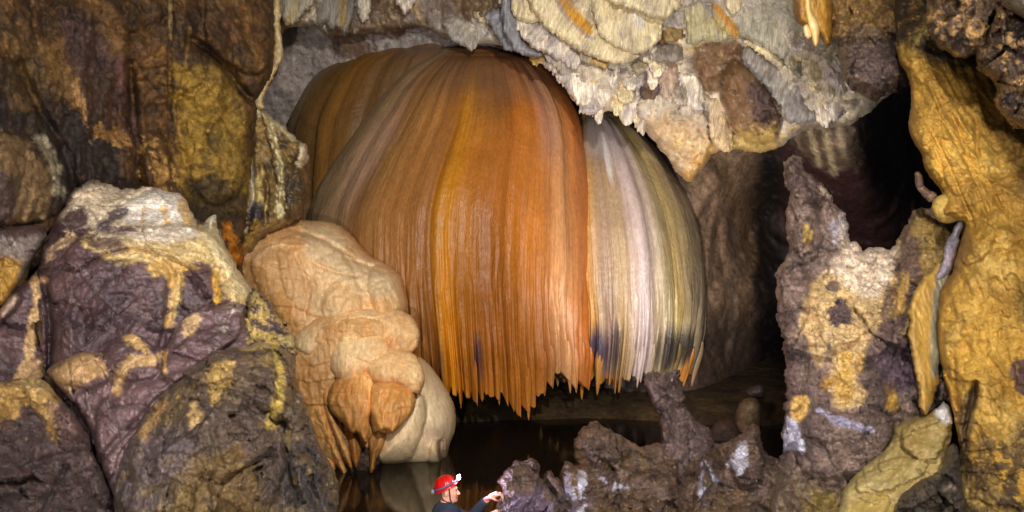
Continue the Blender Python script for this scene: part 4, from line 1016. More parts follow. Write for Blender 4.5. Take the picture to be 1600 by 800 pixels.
o = relief('boulder', [(72, 580), (84, 568), (105, 556), (130, 548), (150, 548), (160, 540), (168, 530), (185, 518), (205, 515), (225, 520), (243, 538), (256, 545), (263, 532), (270, 512), (284, 494), (300, 482), (335, 474), (368, 472), (384, 478), (383, 490), (390, 510), (400, 540), (380, 580), (300, 660), (240, 720), (200, 790), (180, 780), (164, 742), (146, 692), (140, 672), (118, 640), (92, 608)],
           [(72, 580, 7.0), (200, 515, 7.1), (380, 480, 7.6), (150, 690, 6.7), (250, 640, 6.6), (190, 770, 6.6)], R=12, T=.16, step=2, ew=3, smooth_out=0,
           lobes=[([(72, 580), (130, 548), (160, 556), (178, 590), (150, 610), (90, 600)], .05, 16, .12),
                  ([(160, 545), (205, 515), (243, 540), (250, 590), (200, 600), (170, 580)], .06, 12, .08),
                  ([(256, 545), (275, 505), (300, 484), (384, 476), (380, 520), (330, 560), (280, 600), (250, 590)], .12, 10, .08),
                  ([(150, 620), (230, 600), (330, 560), (250, 640), (190, 700), (170, 760), (150, 700)], .04, 14, .05)],
           cre=[([(160, 715), (200, 670), (280, 600), (330, 560)], 6, .12), ([(150, 560), (172, 590), (170, 620)], 4, .07)],
           noise=RN, base=((112, 86, 86), (72, 52, 52), 2.4),
           items=[('P', [(76, 580), (120, 548), (155, 552), (172, 585), (160, 600), (145, 590), (120, 600), (110, 612), (95, 600)], (184, 146, 100), 4, 12, .9),
                  ('L', [(182, 610), (190, 575), (215, 558), (240, 562)], 8, (186, 148, 98), 4, 9, .9), ('L', [(196, 524), (206, 530), (228, 548)], 7, (196, 156, 96), 4, 8, .85),
                  ('P', [(280, 520), (300, 486), (315, 482), (310, 510), (290, 525)], (196, 160, 116), 3, 14, .85), ('P', [(350, 482), (372, 478), (375, 490), (340, 510)], (190, 176, 160), 3, 18, .7),
                  ('L', [(258, 550), (257, 580)], 4, (204, 158, 90), 2, 5, .8), ('N', (182, 156, 140), 8, .48, .05, .6)], m=WET)
tag(o, 'purple wedge shaped boulder with ochre topped knobs in the middle of the left pile', 'boulder')

o = relief('boulder', [(392, 452), (402, 448), (420, 470), (440, 500), (456, 518), (462, 535), (460, 560), (440, 590), (400, 590), (372, 560), (378, 520), (384, 490)], [(390, 450, 7.8), (460, 540, 7.8), (400, 590, 7.3)], R=14, T=.25, step=1.8, ew=7, ef=9,
           noise=[(.1, 3, 'r'), (.06, 8, 'f'), (.03, 14, 'b')], base=((86, 68, 70), (60, 48, 50), 3),
           items=[('N', (196, 164, 92), 5, .05, .08, .9), ('L', [(436, 530), (455, 532), (458, 545)], 6, (206, 180, 120), 3, 5, .9)], m=CRUST)
tag(o, 'small knobbly crust of ochre and dark rock on the right edge of the left pile', 'boulder')

o = relief('boulder', [(176, 765), (186, 722), (212, 672), (238, 632), (262, 602), (285, 578), (310, 560), (340, 546), (378, 539), (410, 535), (428, 536), (442, 545), (458, 560), (462, 580), (462, 600), (474, 625), (484, 650), (494, 680), (508, 708), (522, 735), (530, 755), (528, 800), (532, 900), (176, 900), (180, 820)],
           [(180, 760, 6.3), (300, 570, 6.7), (440, 545, 7.2), (520, 740, 7.0), (300, 700, 5.9), (400, 700, 6.0), (350, 860, 5.6)], R=22, T=.26, step=2, ew=5, smooth_out=0,
           lobes=[([(420, 540), (450, 560), (456, 600), (450, 640), (425, 660), (430, 600)], .06, 8, .07), ([(400, 740), (450, 700), (500, 720), (528, 800), (520, 900), (380, 900)], .07, 14, .08),
                  ([(240, 640), (300, 575), (350, 560), (345, 640), (260, 700)], .05, 16, .06), ([(190, 740), (260, 700), (330, 720), (330, 900), (180, 900)], .06, 16, .06)],
           cre=[([(350, 755), (400, 720), (425, 712)], 4, .12), ([(460, 600), (440, 680), (460, 760)], 6, .12), ([(200, 730), (205, 770), (190, 800)], 5, .12), ([(270, 600), (240, 680)], 4, .06)],
           noise=RN2, base=((104, 84, 62), (76, 58, 50), 1.8),
           items=[('P', [(318, 580), (345, 560), (365, 560), (360, 590), (345, 620), (330, 640), (322, 610)], (194, 158, 92), 4, 12, .95),
                  ('P', [(285, 640), (300, 620), (322, 640), (315, 670), (295, 680), (285, 660)], (192, 156, 102), 4, 16, .9),
                  ('L', [(225, 680), (240, 650), (258, 630)], 7, (196, 150, 92), 3, 12, .85), ('L', [(428, 545), (440, 590), (432, 640), (424, 665)], 7, (190, 158, 76), 3, 9, .9),
                  ('L', [(380, 543), (420, 540)], 5, (190, 164, 110), 3, 6, .8), ('L', [(362, 570), (358, 600)], 3, (196, 150, 84), 2, 4, .8),
                  ('P', [(180, 700), (300, 660), (310, 720), (260, 800), (180, 800)], (116, 98, 100), 14, 18, .6),
                  ('P', [(270, 720), (400, 700), (420, 860), (260, 860)], (122, 92, 40), 12, 30, .6),
                  ('P', [(440, 680), (500, 700), (530, 800), (450, 820)], (60, 52, 54), 12, 20, .7),
                  ('N', (150, 122, 60), 3.5, .2, .1, .5), ('N', (196, 180, 164), 9, .42, .06, .6)], m=CRUST)
tag(o, 'largest rough brown boulder at the bottom left, cracked and flecked with ochre', 'boulder')

# ================================================================== low crags by the pool
VIO = ((122, 96, 82), (70, 52, 44), 2.6)
CN = [(.12, 2.0, 'n'), (.26, 2.2, 'p'), (.15, 4.8, 'p'), (.06, 5, 'r'), (.05, 11, 'p'), (.02, 16, 'r')]
def crag(name, pts, D, label, cat, items=(), base=VIO, R=18, T=.4, lobes=(), cre=(), back=.6):
    o = relief(name, pts, D, R=R, T=T * .75, step=1.7, ew=6, ef=6, smooth_out=0, noise=CN, base=base, items=list(items) + [('N', (176, 164, 160), 8, .42, .06, .55)], m=CRUST, lobes=lobes, cre=cre, back=back, mottle=.8)
    return tag(o, label, cat)
WHI = (206, 200, 214)  # white of the flecks with the headlamp's violet light mixed in
crag('rock_crag', [(1040, 900), (1040, 800), (1052, 762), (1068, 738), (1085, 716), (1102, 703), (1130, 692), (1152, 683), (1164, 676), (1170, 664), (1178, 660), (1186, 668), (1192, 690), (1200, 712), (1212, 718), (1232, 716), (1250, 740), (1260, 900)],
     [(1060, 760, 8.6), (1180, 665, 8.9), (1250, 740, 8.3), (1150, 880, 7.4)], 'pointed brown crag with a white violet patch of painted headlamp light left of the tall spire', 'rock crag',
     lobes=[([(1130, 700), (1160, 684), (1184, 666), (1196, 710), (1190, 760), (1150, 760)], .05, 16, .25), ([(1045, 800), (1070, 742), (1110, 706), (1130, 760), (1120, 860), (1050, 880)], .04, 20, .25)],
     cre=[([(1118, 700), (1130, 750), (1110, 800)], 5, .15), ([(1150, 684), (1132, 715), (1122, 730)], 4, .12)],
     items=[('P', [(1158, 690), (1166, 688), (1168, 725), (1154, 745), (1145, 730), (1130, 725), (1150, 715)], WHI, 2, 8, .95), ('L', [(1100, 724), (1112, 745), (1122, 752)], 4, (180, 178, 200), 2, 6, .9), ('N', (120, 88, 50), 3, .1, .15, .5)])  # violet patch and streak: headlamp highlight put into the colour
crag('rock_crag', [(1008, 590), (1013, 583), (1022, 577), (1032, 581), (1045, 581), (1056, 578), (1064, 577), (1063, 588), (1058, 598), (1055, 606), (1063, 612), (1070, 622), (1072, 636), (1080, 645), (1090, 654), (1102, 666), (1112, 680), (1118, 694), (1112, 712), (1100, 730), (1090, 760), (1040, 770), (1020, 730), (1030, 700), (1032, 680), (1030, 655), (1020, 640), (1012, 618)],
     [(1010, 590, 9.4), (1060, 590, 9.4), (1110, 690, 9.2), (1060, 760, 8.9)], 'tall mauve horn of rock with a hooked top in front of the dome', 'rock crag', base=((124, 100, 94), (86, 66, 62), 2.5), R=24, T=.35,
     cre=[([(1046, 590), (1050, 620), (1060, 650)], 4, .06), ([(1045, 690), (1070, 670), (1100, 690)], 4, .05)])
crag('rock_crag', [(858, 900), (866, 820), (875, 790), (874, 760), (876, 736), (882, 722), (892, 722), (900, 726), (898, 712), (897, 698), (904, 682), (910, 664), (918, 657), (932, 659), (948, 669), (965, 679), (985, 685), (996, 694), (1004, 698), (1020, 692), (1040, 690), (1056, 720), (1060, 760), (1062, 900)],
     [(870, 790, 8.7), (920, 660, 9.4), (1040, 700, 9.1), (950, 860, 7.6)], 'wide rugged brown crag with white flecks between the caver and the horn', 'rock crag', R=26,
     lobes=[([(876, 740), (900, 724), (960, 730), (970, 770), (940, 810), (880, 810)], .12, 18, .25), ([(970, 740), (1040, 730), (1056, 800), (1040, 880), (960, 880)], .12, 10, .08), ([(905, 690), (920, 662), (990, 692), (980, 720), (920, 722)], .04, 18, .14)],
     cre=[([(960, 735), (945, 780), (930, 800)], 4, .14), ([(1020, 780), (990, 800)], 4, .1), ([(1000, 700), (1005, 730)], 4, .06)],
     items=[('L', [(886, 730), (887, 762), (896, 775)], 4, WHI, 2, 9, .9), ('L', [(910, 745), (906, 775), (914, 790)], 4, WHI, 1.5, 12, .9), ('L', [(935, 742), (945, 752)], 4, WHI, 1, 12, .9), ('L', [(960, 760), (978, 762)], 4, WHI, 1, 10, .9),
            ('N', (116, 86, 52), 3, .05, .15, .55), ('L', [(985, 688), (1000, 700), (1008, 730)], 4, (170, 140, 100), 3, 5, .6)])
crag('rock_crag', [(772, 900), (776, 820), (777, 795), (782, 770), (778, 752), (788, 738), (800, 726), (806, 719), (818, 720), (828, 717), (838, 720), (844, 730), (842, 742), (848, 748), (853, 736), (860, 734), (870, 744), (880, 752), (886, 770), (896, 800), (905, 900)],
     [(778, 760, 8.75), (840, 720, 8.8), (900, 800, 8.4), (830, 880, 8.0)], 'violet brown crag that the caver holds on to', 'rock crag', R=22,
     cre=[([(846, 750), (838, 780), (820, 800)], 4, .12)], items=[('P', [(790, 790), (830, 760), (860, 770), (850, 860), (780, 860)], (116, 100, 128), 8, 14, .6), ('N', WHI, 5, .42, .05, .7)])
crag('rock_crag', [(878, 900), (884, 820), (900, 786), (925, 772), (950, 786), (975, 800), (1000, 792), (1020, 776), (1040, 784), (1058, 800), (1070, 900)], [(880, 800, 7.7), (1060, 800, 7.6), (960, 880, 7.2)],
     'low brown rubble crag at the bottom edge in front of the horn', 'rock crag', base=((112, 84, 58), (74, 58, 50), 2.6), items=[('L', [(905, 800), (915, 790)], 5, WHI, 2, 9, .8)])
crag('rock_crag', [(1066, 900), (1078, 800), (1084, 762), (1094, 738), (1100, 722), (1110, 730), (1116, 752), (1130, 770), (1150, 790), (1180, 780), (1210, 800), (1230, 900)], [(1080, 780, 8.0), (1200, 800, 7.8), (1120, 880, 7.4)],
     'brown crag with a pale blue streaked face at the bottom edge', 'rock crag', base=((108, 82, 56), (72, 56, 48), 2.6), items=[('L', [(1094, 742), (1100, 790)], 7, (186, 180, 200), 2, 12, .85)])

for p, dd, cs, lb in (([(1148, 655), (1152, 632), (1165, 621), (1182, 622), (1190, 634), (1190, 662), (1184, 700), (1150, 700)], 14.0, ((104, 80, 56), (80, 62, 48), 2), 'dim tan block of rock standing on the far bank'),
                      ([(1102, 690), (1112, 664), (1130, 655), (1148, 660), (1158, 680), (1160, 710), (1100, 712)], 13.4, ((82, 60, 50), (62, 48, 42), 2), 'dim rounded reddish rock lying on the far bank'),
                      ([(1165, 612), (1172, 604), (1190, 600), (1198, 610), (1190, 622), (1170, 624)], 14.8, ((76, 60, 58), (56, 46, 46), 2), 'small dark rock lodged above the tan block on the far bank')):
    o = relief('rock', p, dd, R=18, T=.35, step=2.2, ew=2, noise=[(.05, 2, 'n'), (.02, 8, 'b')], base=cs, m=WALLM)
    tag(o, lb, 'rock')

# ================================================================== right side
sp_items = [
    ('P', [(1322, 346), (1345, 376), (1395, 380), (1416, 368), (1414, 420), (1396, 462), (1380, 505), (1350, 545), (1335, 590), (1355, 625), (1305, 645), (1294, 590), (1306, 530), (1290, 515), (1288, 575), (1266, 570), (1256, 520), (1244, 548), (1250, 480), (1274, 436), (1304, 412), (1316, 376)], (212, 176, 122), 6, 12, .97),
    ('P', [(1320, 345), (1345, 374), (1408, 376), (1396, 430), (1360, 470), (1318, 440), (1292, 426), (1314, 385)], (234, 210, 186), 10, 12, .9),
    ('P', [(1298, 470), (1318, 462), (1330, 490), (1325, 510), (1300, 512), (1290, 492)], (70, 52, 60), 2, 10, .95),
    ('P', [(1288, 440), (1305, 435), (1310, 455), (1290, 460)], (78, 60, 66), 2, 12, .85),
    ('P', [(1256, 348), (1266, 352), (1270, 370), (1262, 385), (1255, 372)], (196, 158, 84), 2, 6, .9),
    ('L', [(1286, 296), (1296, 304)], 6, (220, 200, 170), 2, 4, .9), ('L', [(1318, 340), (1326, 372)], 7, (206, 192, 186), 3, 5, .85), ('L', [(1302, 350), (1306, 375)], 5, (186, 176, 186), 3, 6, .7),
    ('P', [(1408, 360), (1425, 335), (1440, 325), (1470, 345), (1500, 380), (1480, 440), (1450, 470), (1420, 540), (1400, 560), (1420, 480), (1430, 420), (1415, 400)], (166, 134, 66), 7, 20, .85),
    ('P', [(1405, 380), (1422, 365), (1440, 380), (1440, 440), (1415, 500), (1385, 540), (1350, 570), (1370, 520), (1400, 440)], (96, 72, 66), 4, 18, .85),
    ('P', [(1405, 430), (1425, 420), (1420, 470), (1400, 500), (1392, 490)], (206, 162, 84), 4, 12, .85),
    ('L', [(1325, 560), (1316, 610)], 12, (206, 160, 72), 5, 12, .85), ('L', [(1345, 555), (1340, 580)], 7, (222, 176, 100), 3, 5, .9),
    ('L', [(1290, 600), (1310, 590)], 9, (170, 124, 50), 4, 8, .8), ('L', [(1392, 600), (1395, 635)], 8, (190, 146, 56), 4, 8, .85),
    ('P', [(1360, 560), (1400, 530), (1440, 520), (1440, 600), (1410, 620), (1380, 600)], (92, 70, 84), 6, 12, .85),
    ('P', [(1235, 625), (1255, 615), (1268, 625), (1262, 640), (1248, 660), (1236, 660)], (214, 168, 92), 3, 6, .95),
    ('P', [(1222, 690), (1230, 655), (1242, 655), (1250, 680), (1260, 695), (1258, 715), (1240, 700), (1222, 708)], (206, 200, 218), 2, 9, .95),  # headlamp's violet highlight painted on the spire's foot
    ('L', [(1280, 640), (1310, 658), (1360, 672)], 3.5, (176, 168, 196), 2, 8, .8),
    ('P', [(1200, 720), (1300, 740), (1330, 800), (1330, 900), (1180, 900)], (112, 92, 62), 12, 20, .7), ('P', [(1250, 760), (1320, 760), (1320, 860), (1260, 860)], (150, 124, 50), 8, 22, .7),
    ('N', (196, 160, 120), 7, .40, .06, .7), ('N', (200, 190, 190), 9, .5, .05, .5)]
o = relief('rock_spire', [(1222, 268), (1224, 256), (1230, 247), (1240, 243), (1250, 246), (1256, 260), (1268, 273), (1280, 284), (1292, 296), (1300, 303), (1306, 325), (1318, 333), (1327, 350), (1328, 376), (1343, 380), (1350, 390), (1360, 388), (1372, 384), (1390, 391), (1400, 380), (1406, 366), (1416, 348), (1426, 333), (1440, 322), (1460, 328), (1500, 360), (1520, 420), (1520, 900), (1180, 900), (1186, 830), (1196, 780), (1210, 735), (1222, 700), (1226, 665), (1224, 640), (1228, 605), (1224, 560), (1220, 520), (1213, 490), (1211, 465), (1210, 430), (1218, 412), (1230, 400), (1232, 372), (1228, 345), (1229, 318), (1232, 300), (1225, 285)],
           [(1240, 250, 8.2), (1350, 390, 8.4), (1440, 330, 8.2), (1230, 500, 8.0), (1230, 700, 7.6), (1400, 600, 7.5), (1500, 500, 7.7), (1300, 860, 7.3), (1500, 860, 7.3), (1300, 500, 7.8)],
           R=20, T=.34, step=1.9, ew=6, ef=8, back=.8, smooth_out=0,
           lobes=[([(1240, 300), (1262, 290), (1280, 330), (1285, 390), (1255, 420), (1238, 380)], .03, 18, .14), ([(1210, 430), (1240, 405), (1270, 430), (1262, 500), (1230, 560), (1214, 500)], .05, 14, .10),
                  ([(1285, 420), (1330, 390), (1400, 392), (1400, 450), (1360, 520), (1300, 560), (1270, 500)], .03, 24, .07),
                  ([(1408, 372), (1436, 328), (1500, 370), (1480, 430), (1430, 500), (1390, 560), (1400, 460)], .06, 14, .08),
                  ([(1236, 690), (1260, 640), (1320, 645), (1400, 650), (1390, 700), (1330, 750), (1260, 750)], .06, 18, .10),
                  ([(1190, 800), (1215, 760), (1260, 740), (1330, 770), (1330, 900), (1180, 900)], .06, 24, .15),
                  ([(1420, 465), (1436, 455), (1440, 500), (1424, 540), (1400, 560), (1390, 575), (1400, 545)], .06, 9, .12)],
           cre=[([(1430, 520), (1468, 470), (1485, 400)], 5, .14), ([(1262, 560), (1256, 600), (1250, 640)], 3, .05), ([(1236, 700), (1210, 760), (1192, 830)], 6, .25), ([(1380, 640), (1400, 600), (1440, 600)], 5, .08), ([(1395, 545), (1345, 575)], 5, .08)],
           noise=[(.12, 1.5, 'n'), (.24, 1.4, 'p'), (.15, 3.0, 'p'), (.08, 6.5, 'p'), (.04, 7, 'r'), (.03, 13, 'p'), (.02, 14, 'c'), (.012, 26, 'r')], base=((144, 118, 106), (76, 57, 52), 3.4), items=sp_items, m=CRUST, mottle=.6)
tag(o, 'tall jagged purple grey spire splashed with cream and ochre, right of the dark passage', 'rock spire')

YEL = ((206, 160, 70), (150, 110, 44), 2.2, .35)
column = empty('flowstone_column', P3(1560, 780, np.float64(7.2)), 'tall golden yellow flowstone column on the right with rippled folds', 'flowstone column')
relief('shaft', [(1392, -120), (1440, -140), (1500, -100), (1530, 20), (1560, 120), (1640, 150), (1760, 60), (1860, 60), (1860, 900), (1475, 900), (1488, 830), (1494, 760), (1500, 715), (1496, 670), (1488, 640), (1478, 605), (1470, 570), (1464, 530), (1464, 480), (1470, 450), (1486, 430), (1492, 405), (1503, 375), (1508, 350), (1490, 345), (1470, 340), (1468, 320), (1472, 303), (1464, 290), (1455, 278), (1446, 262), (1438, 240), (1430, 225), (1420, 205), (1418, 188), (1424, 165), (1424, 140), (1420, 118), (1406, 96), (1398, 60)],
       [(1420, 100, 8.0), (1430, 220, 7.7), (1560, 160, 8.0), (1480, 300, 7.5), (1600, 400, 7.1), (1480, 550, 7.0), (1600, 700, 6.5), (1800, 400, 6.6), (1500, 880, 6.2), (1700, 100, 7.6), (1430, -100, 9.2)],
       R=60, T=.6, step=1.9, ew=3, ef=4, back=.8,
       lobes=[
              ([(1470, 570), (1486, 600), (1500, 690), (1494, 694), (1480, 650)], .06, 6, .1), ([(1505, 350), (1530, 340), (1560, 360), (1545, 400), (1500, 420)], .03, 20, .1)],
       cre=[([(1440, 180), (1475, 240), (1500, 300), (1520, 350)], 3, .05), ([(1460, 170), (1492, 220), (1520, 270), (1545, 330)], 3, .05), ([(1488, 180), (1510, 240), (1545, 300)], 3, .05), ([(1450, 215), (1470, 250), (1478, 295)], 3, .05),
            ([(1525, 190), (1530, 260), (1568, 330)], 3, .05), ([(1508, 700), (1512, 640), (1524, 600)], 5, .2), ([(1550, 400), (1600, 380)], 4, .05), ([(1490, 560), (1496, 620)], 3, .05)],
       noise=[(.16, 1.1, 'n'), (.10, 2.8, 'r', (1.6, 1.6, .22), 3), (.035, 6, 'r'), (.04, 4, 't'), (.03, 10, 't'), (.016, 18, 'r', (.6, .6, 1.6), 2), (.012, 26, 'b')], base=YEL, ang=-.25,
       items=[('P', [(1500, 620), (1530, 600), (1515, 700), (1510, 860), (1480, 860), (1500, 720)], (78, 62, 48), 4, 10, .93),
              ('P', [(1510, 700), (1540, 660), (1548, 700), (1560, 860), (1510, 860)], (84, 66, 50), 3, 26, .9, 30), ('P', [(1565, 690), (1590, 660), (1610, 700), (1600, 860), (1572, 860)], (84, 66, 50), 3, 26, .9, 30),
              ('P', [(1535, 770), (1640, 760), (1640, 860), (1535, 860)], (82, 64, 52), 8, 26, .85, 24), ('P', [(1572, 570), (1590, 555), (1640, 560), (1640, 640), (1590, 620)], (84, 62, 64), 3, 9, .95), ('P', [(1590, 420), (1700, 380), (1700, 560), (1590, 530)], (120, 96, 52), 10, 14, .8),
              ('P', [(1540, 170), (1700, 100), (1700, 360), (1600, 330)], (120, 92, 50), 20, 20, .7), ('P', [(1350, -200), (1560, -200), (1560, 100), (1470, 110), (1436, 96), (1420, 72), (1390, 84)], (44, 36, 28), 10, 10, .97), ('P', [(1400, 70), (1460, 90), (1540, 130), (1440, 134)], (140, 106, 40), 12, 14, .6),  # shade of the hanging rocks painted on the upper right and neck
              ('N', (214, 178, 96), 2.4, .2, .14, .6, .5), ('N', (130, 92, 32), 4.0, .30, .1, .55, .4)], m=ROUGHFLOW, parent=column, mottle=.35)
relief('knob', [(1455, 326), (1458, 313), (1468, 305), (1484, 302), (1502, 302), (1518, 307), (1524, 318), (1516, 330), (1504, 340), (1490, 348), (1476, 350), (1463, 342)], 7.2, R=22, T=.16, step=1.7, ew=1.5,
       noise=[(.05, 4, 'n'), (.02, 12, 'r'), (.02, 8, 't')], base=((206, 178, 98), (186, 150, 72), 2), m=ROUGHFLOW, parent=column, back=.3, mottle=.25)
relief('side_fold', [(1418, 490), (1430, 455), (1448, 428), (1466, 410), (1484, 414), (1484, 440), (1470, 470), (1468, 520), (1470, 560), (1466, 600), (1458, 632), (1446, 648), (1436, 636), (1434, 600), (1424, 560), (1420, 525)], [(1470, 420, 7.25), (1440, 640, 6.75), (1430, 500, 7.0)], R=10, T=.14, step=1.7, ew=5, smooth_out=0,
       noise=[(.04, 3, 'n'), (.02, 9, 'r', (1.5, 1.5, .3))], base=((190, 150, 70), (160, 124, 60), 2, .5), m=FLOW, parent=column, back=.3, items=[('L', [(1478, 410), (1462, 480), (1462, 580)], 8, (120, 118, 104), 4, 4, .85)], mottle=.3)
relief('lower_apron', [(1290, 900), (1306, 810), (1318, 770), (1330, 744), (1350, 726), (1374, 712), (1390, 698), (1396, 682), (1396, 668), (1410, 656), (1440, 646), (1460, 640), (1474, 628), (1484, 636), (1490, 660), (1486, 690), (1480, 716), (1470, 740), (1446, 754), (1424, 774), (1408, 800), (1400, 900)],
       [(1320, 790, 6.75), (1480, 650, 6.9), (1380, 720, 6.9), (1350, 880, 6.3), (1460, 740, 6.45), (1410, 670, 7.0)], R=14, T=.2, step=1.8, ew=6, smooth_out=0, lobes=[([(1402, 690), (1412, 664), (1460, 645), (1490, 660), (1470, 715), (1430, 720)], .06, 16, .06), ([(1330, 770), (1345, 742), (1400, 710), (1460, 720), (1440, 746), (1380, 770)], .04, 18, .05)],
       noise=[(.08, 2, 'n'), (.14, 2.2, 'p'), (.05, 5, 't'), (.03, 6, 'r', (.7, .7, 1.5)), (.018, 14, 'b')], base=((176, 156, 104), (150, 126, 74), 1.6), m=FLOW, parent=column,
       items=[('P', [(1300, 800), (1400, 760), (1400, 900), (1300, 900)], (172, 142, 66), 8, 12, .6), ('P', [(1455, 640), (1470, 618), (1486, 640), (1484, 665), (1466, 656)], (214, 210, 210), 4, 5, .95)], mottle=.3)
o = relief('rock', [(1382, 900), (1392, 800), (1412, 768), (1442, 750), (1468, 738), (1480, 700), (1492, 690), (1502, 720), (1512, 800), (1520, 900)], [(1400, 800, 6.3), (1500, 700, 6.35), (1450, 880, 5.9)], R=18, T=.3, step=1.9, ew=3, noise=RN2, base=((92, 78, 60), (70, 58, 50), 2.2), m=CRUST,
           items=[('L', [(1478, 765), (1488, 762)], 4, (150, 136, 116), 2, 3, .8)])
tag(o, 'dark brown rock at the bottom between the beige apron and the yellow column', 'rock')
o = relief('calcite_vein', [(1458, 430), (1468, 420), (1476, 390), (1484, 365), (1494, 346), (1504, 342), (1506, 352), (1500, 376), (1492, 405), (1484, 424), (1466, 440)], 7.12, R=6, T=.04, step=1.5, ew=5, noise=[(.05, 6, 'r')], base=((150, 136, 144), (104, 98, 104), 3), m=FLOW, back=.2, items=[('L', [(1484, 424), (1498, 380)], 3, (110, 84, 84), 3, 4, .7)])
tag(o, 'narrow lilac white vein in the slit under the yellow knob', 'calcite vein')
o = relief('broken_stalagmite', [(1428, 274), (1430, 269), (1437, 268), (1441, 276), (1443, 288), (1452, 298), (1466, 304), (1464, 316), (1454, 318), (1444, 308), (1435, 298), (1430, 288)], [(1430, 270, 7.35), (1465, 310, 7.3), (1440, 300, 7.35)], R=7, T=.05, step=1.2, ew=2, ef=12, noise=[(.015, 12, 'r')], base=((150, 116, 80), (96, 70, 66), 8), m=CRUST, back=.06)
tag(o, 'small crooked rock finger sticking up beside the yellow knob', 'rock finger')

# hanging rocks, top right
HN = [(.12, 1.5, 'n'), (.28, 1.6, 'p'), (.18, 3.6, 'p'), (.10, 7.5, 'p'), (.04, 8, 'r'), (.03, 16, 'p'), (.014, 26, 'r')]
o = relief('hanging_rock', [(1286, -160), (1430, -160), (1424, -40), (1430, 5), (1434, 35), (1424, 62), (1412, 80), (1420, 105), (1424, 128), (1414, 136), (1404, 134), (1404, 144), (1386, 143), (1378, 152), (1366, 158), (1350, 150), (1332, 143), (1320, 130), (1312, 115), (1308, 92), (1308, 72), (1296, 62), (1290, 20)],
           [(1290, 0, 9.2), (1430, 0, 9.2), (1370, 150, 9.0), (1360, -120, 8.2)], R=34, T=.6, step=1.9, ew=6, ef=8, noise=HN, base=((120, 94, 62), (88, 70, 66), 2.4), m=CRUST,
           lobes=[([(1308, 70), (1360, 55), (1410, 75), (1422, 125), (1366, 156), (1316, 125)], .06, 28, .25)],
           items=[('P', [(1290, -40), (1400, -40), (1420, 40), (1330, 50), (1290, 60)], (150, 112, 54), 10, 20, .8), ('P', [(1320, 60), (1400, 70), (1415, 130), (1366, 150), (1316, 110)], (104, 84, 80), 8, 18, .7), ('P', [(1400, -60), (1450, -60), (1440, 50), (1405, 60)], (48, 38, 30), 8, 10, .8), ('N', (196, 150, 90), 6, .40, .06, .6)], mottle=.8)
tag(o, 'bulging brown rock hanging from the roof left of the yellow column', 'hanging rock')
for p, dl, lb in (([(1446, -160), (1600, -160), (1570, -20), (1560, 40), (1545, 70), (1524, 88), (1508, 90), (1488, 88), (1472, 80), (1462, 66), (1452, 50), (1444, 32), (1449, 10)], [(1450, 0, 6.7), (1560, 40, 6.6), (1500, -100, 6.0), (1500, 90, 6.7)], 'speckled black and tan rock hanging above the yellow column'),
                  ([(1560, -160), (1780, -160), (1780, 280), (1640, 215), (1598, 203), (1584, 196), (1572, 184), (1558, 176), (1553, 160), (1558, 140), (1550, 125), (1532, 112), (1522, 98), (1522, 78), (1540, 62), (1552, 30)], [(1530, 90, 6.5), (1600, 200, 6.3), (1700, 0, 5.4), (1620, 60, 6.1)], 'largest speckled rock hanging in the top right corner')):
    o = relief('hanging_rock', p, dl, R=28, T=.5, step=1.9, ew=6, ef=8, noise=HN, base=((110, 84, 62), (60, 46, 42), 3.2), m=CRUST, items=[('N', (206, 160, 100), 5.5, .06, .08, .85), ('N', (40, 32, 32), 4.5, .18, .08, .8), ('N', (160, 122, 50), 3, .3, .1, .5)], mottle=.8)
    tag(o, lb, 'hanging rock')
o = relief('hanging_rock', [(1548, -160), (1780, -160), (1780, 110), (1640, 45), (1600, 30), (1580, 18), (1562, 4)], [(1560, 0, 5.6), (1650, 40, 5.4), (1700, -100, 4.8)], R=20, T=.3, step=2, ew=3, noise=RN, base=((130, 124, 108), (104, 98, 88), 2.4), m=WET)
tag(o, 'grey ledge crossing the extreme top right corner above the speckled rocks', 'hanging rock')

st = empty('stalactite', P3(1265, 40, np.float64(8.8)), 'short yellow stalactite cluster with dripping cream tips hanging from the roof', 'stalactite')
relief('yellow_body', [(1236, -120), (1300, -120), (1302, 20), (1300, 52), (1298, 68), (1290, 70), (1282, 58), (1268, 50), (1258, 44), (1250, 40), (1243, 34), (1238, 18)], 8.9, R=18, T=.3, step=1.6, ew=3, noise=[(.04, 4, 'n'), (.03, 9, 'r', (1.5, 1.5, .3))], base=((180, 134, 50), (140, 96, 36), 3, .4), m=FLOW, parent=st, back=.3,
       items=[('P', [(1238, 0), (1252, -6), (1254, 32), (1240, 36)], (110, 74, 44), 3, 8, .9)])
for p in ([(1252, -60), (1266, -60), (1268, 0), (1270, 20), (1280, 35), (1281, 52), (1279, 66), (1275, 74), (1270, 68), (1268, 50), (1262, 34), (1256, 10)], [(1254, 40), (1262, 36), (1268, 48), (1269, 58), (1262, 62), (1255, 56)]):
    relief('cream_tip', p, 8.6, R=8, T=.1, step=1.4, ew=1.5, noise=[(.02, 6, 'b')], base=((240, 208, 150), (226, 184, 110), 3), m=FLOW, parent=st, back=.12, mottle=.15)

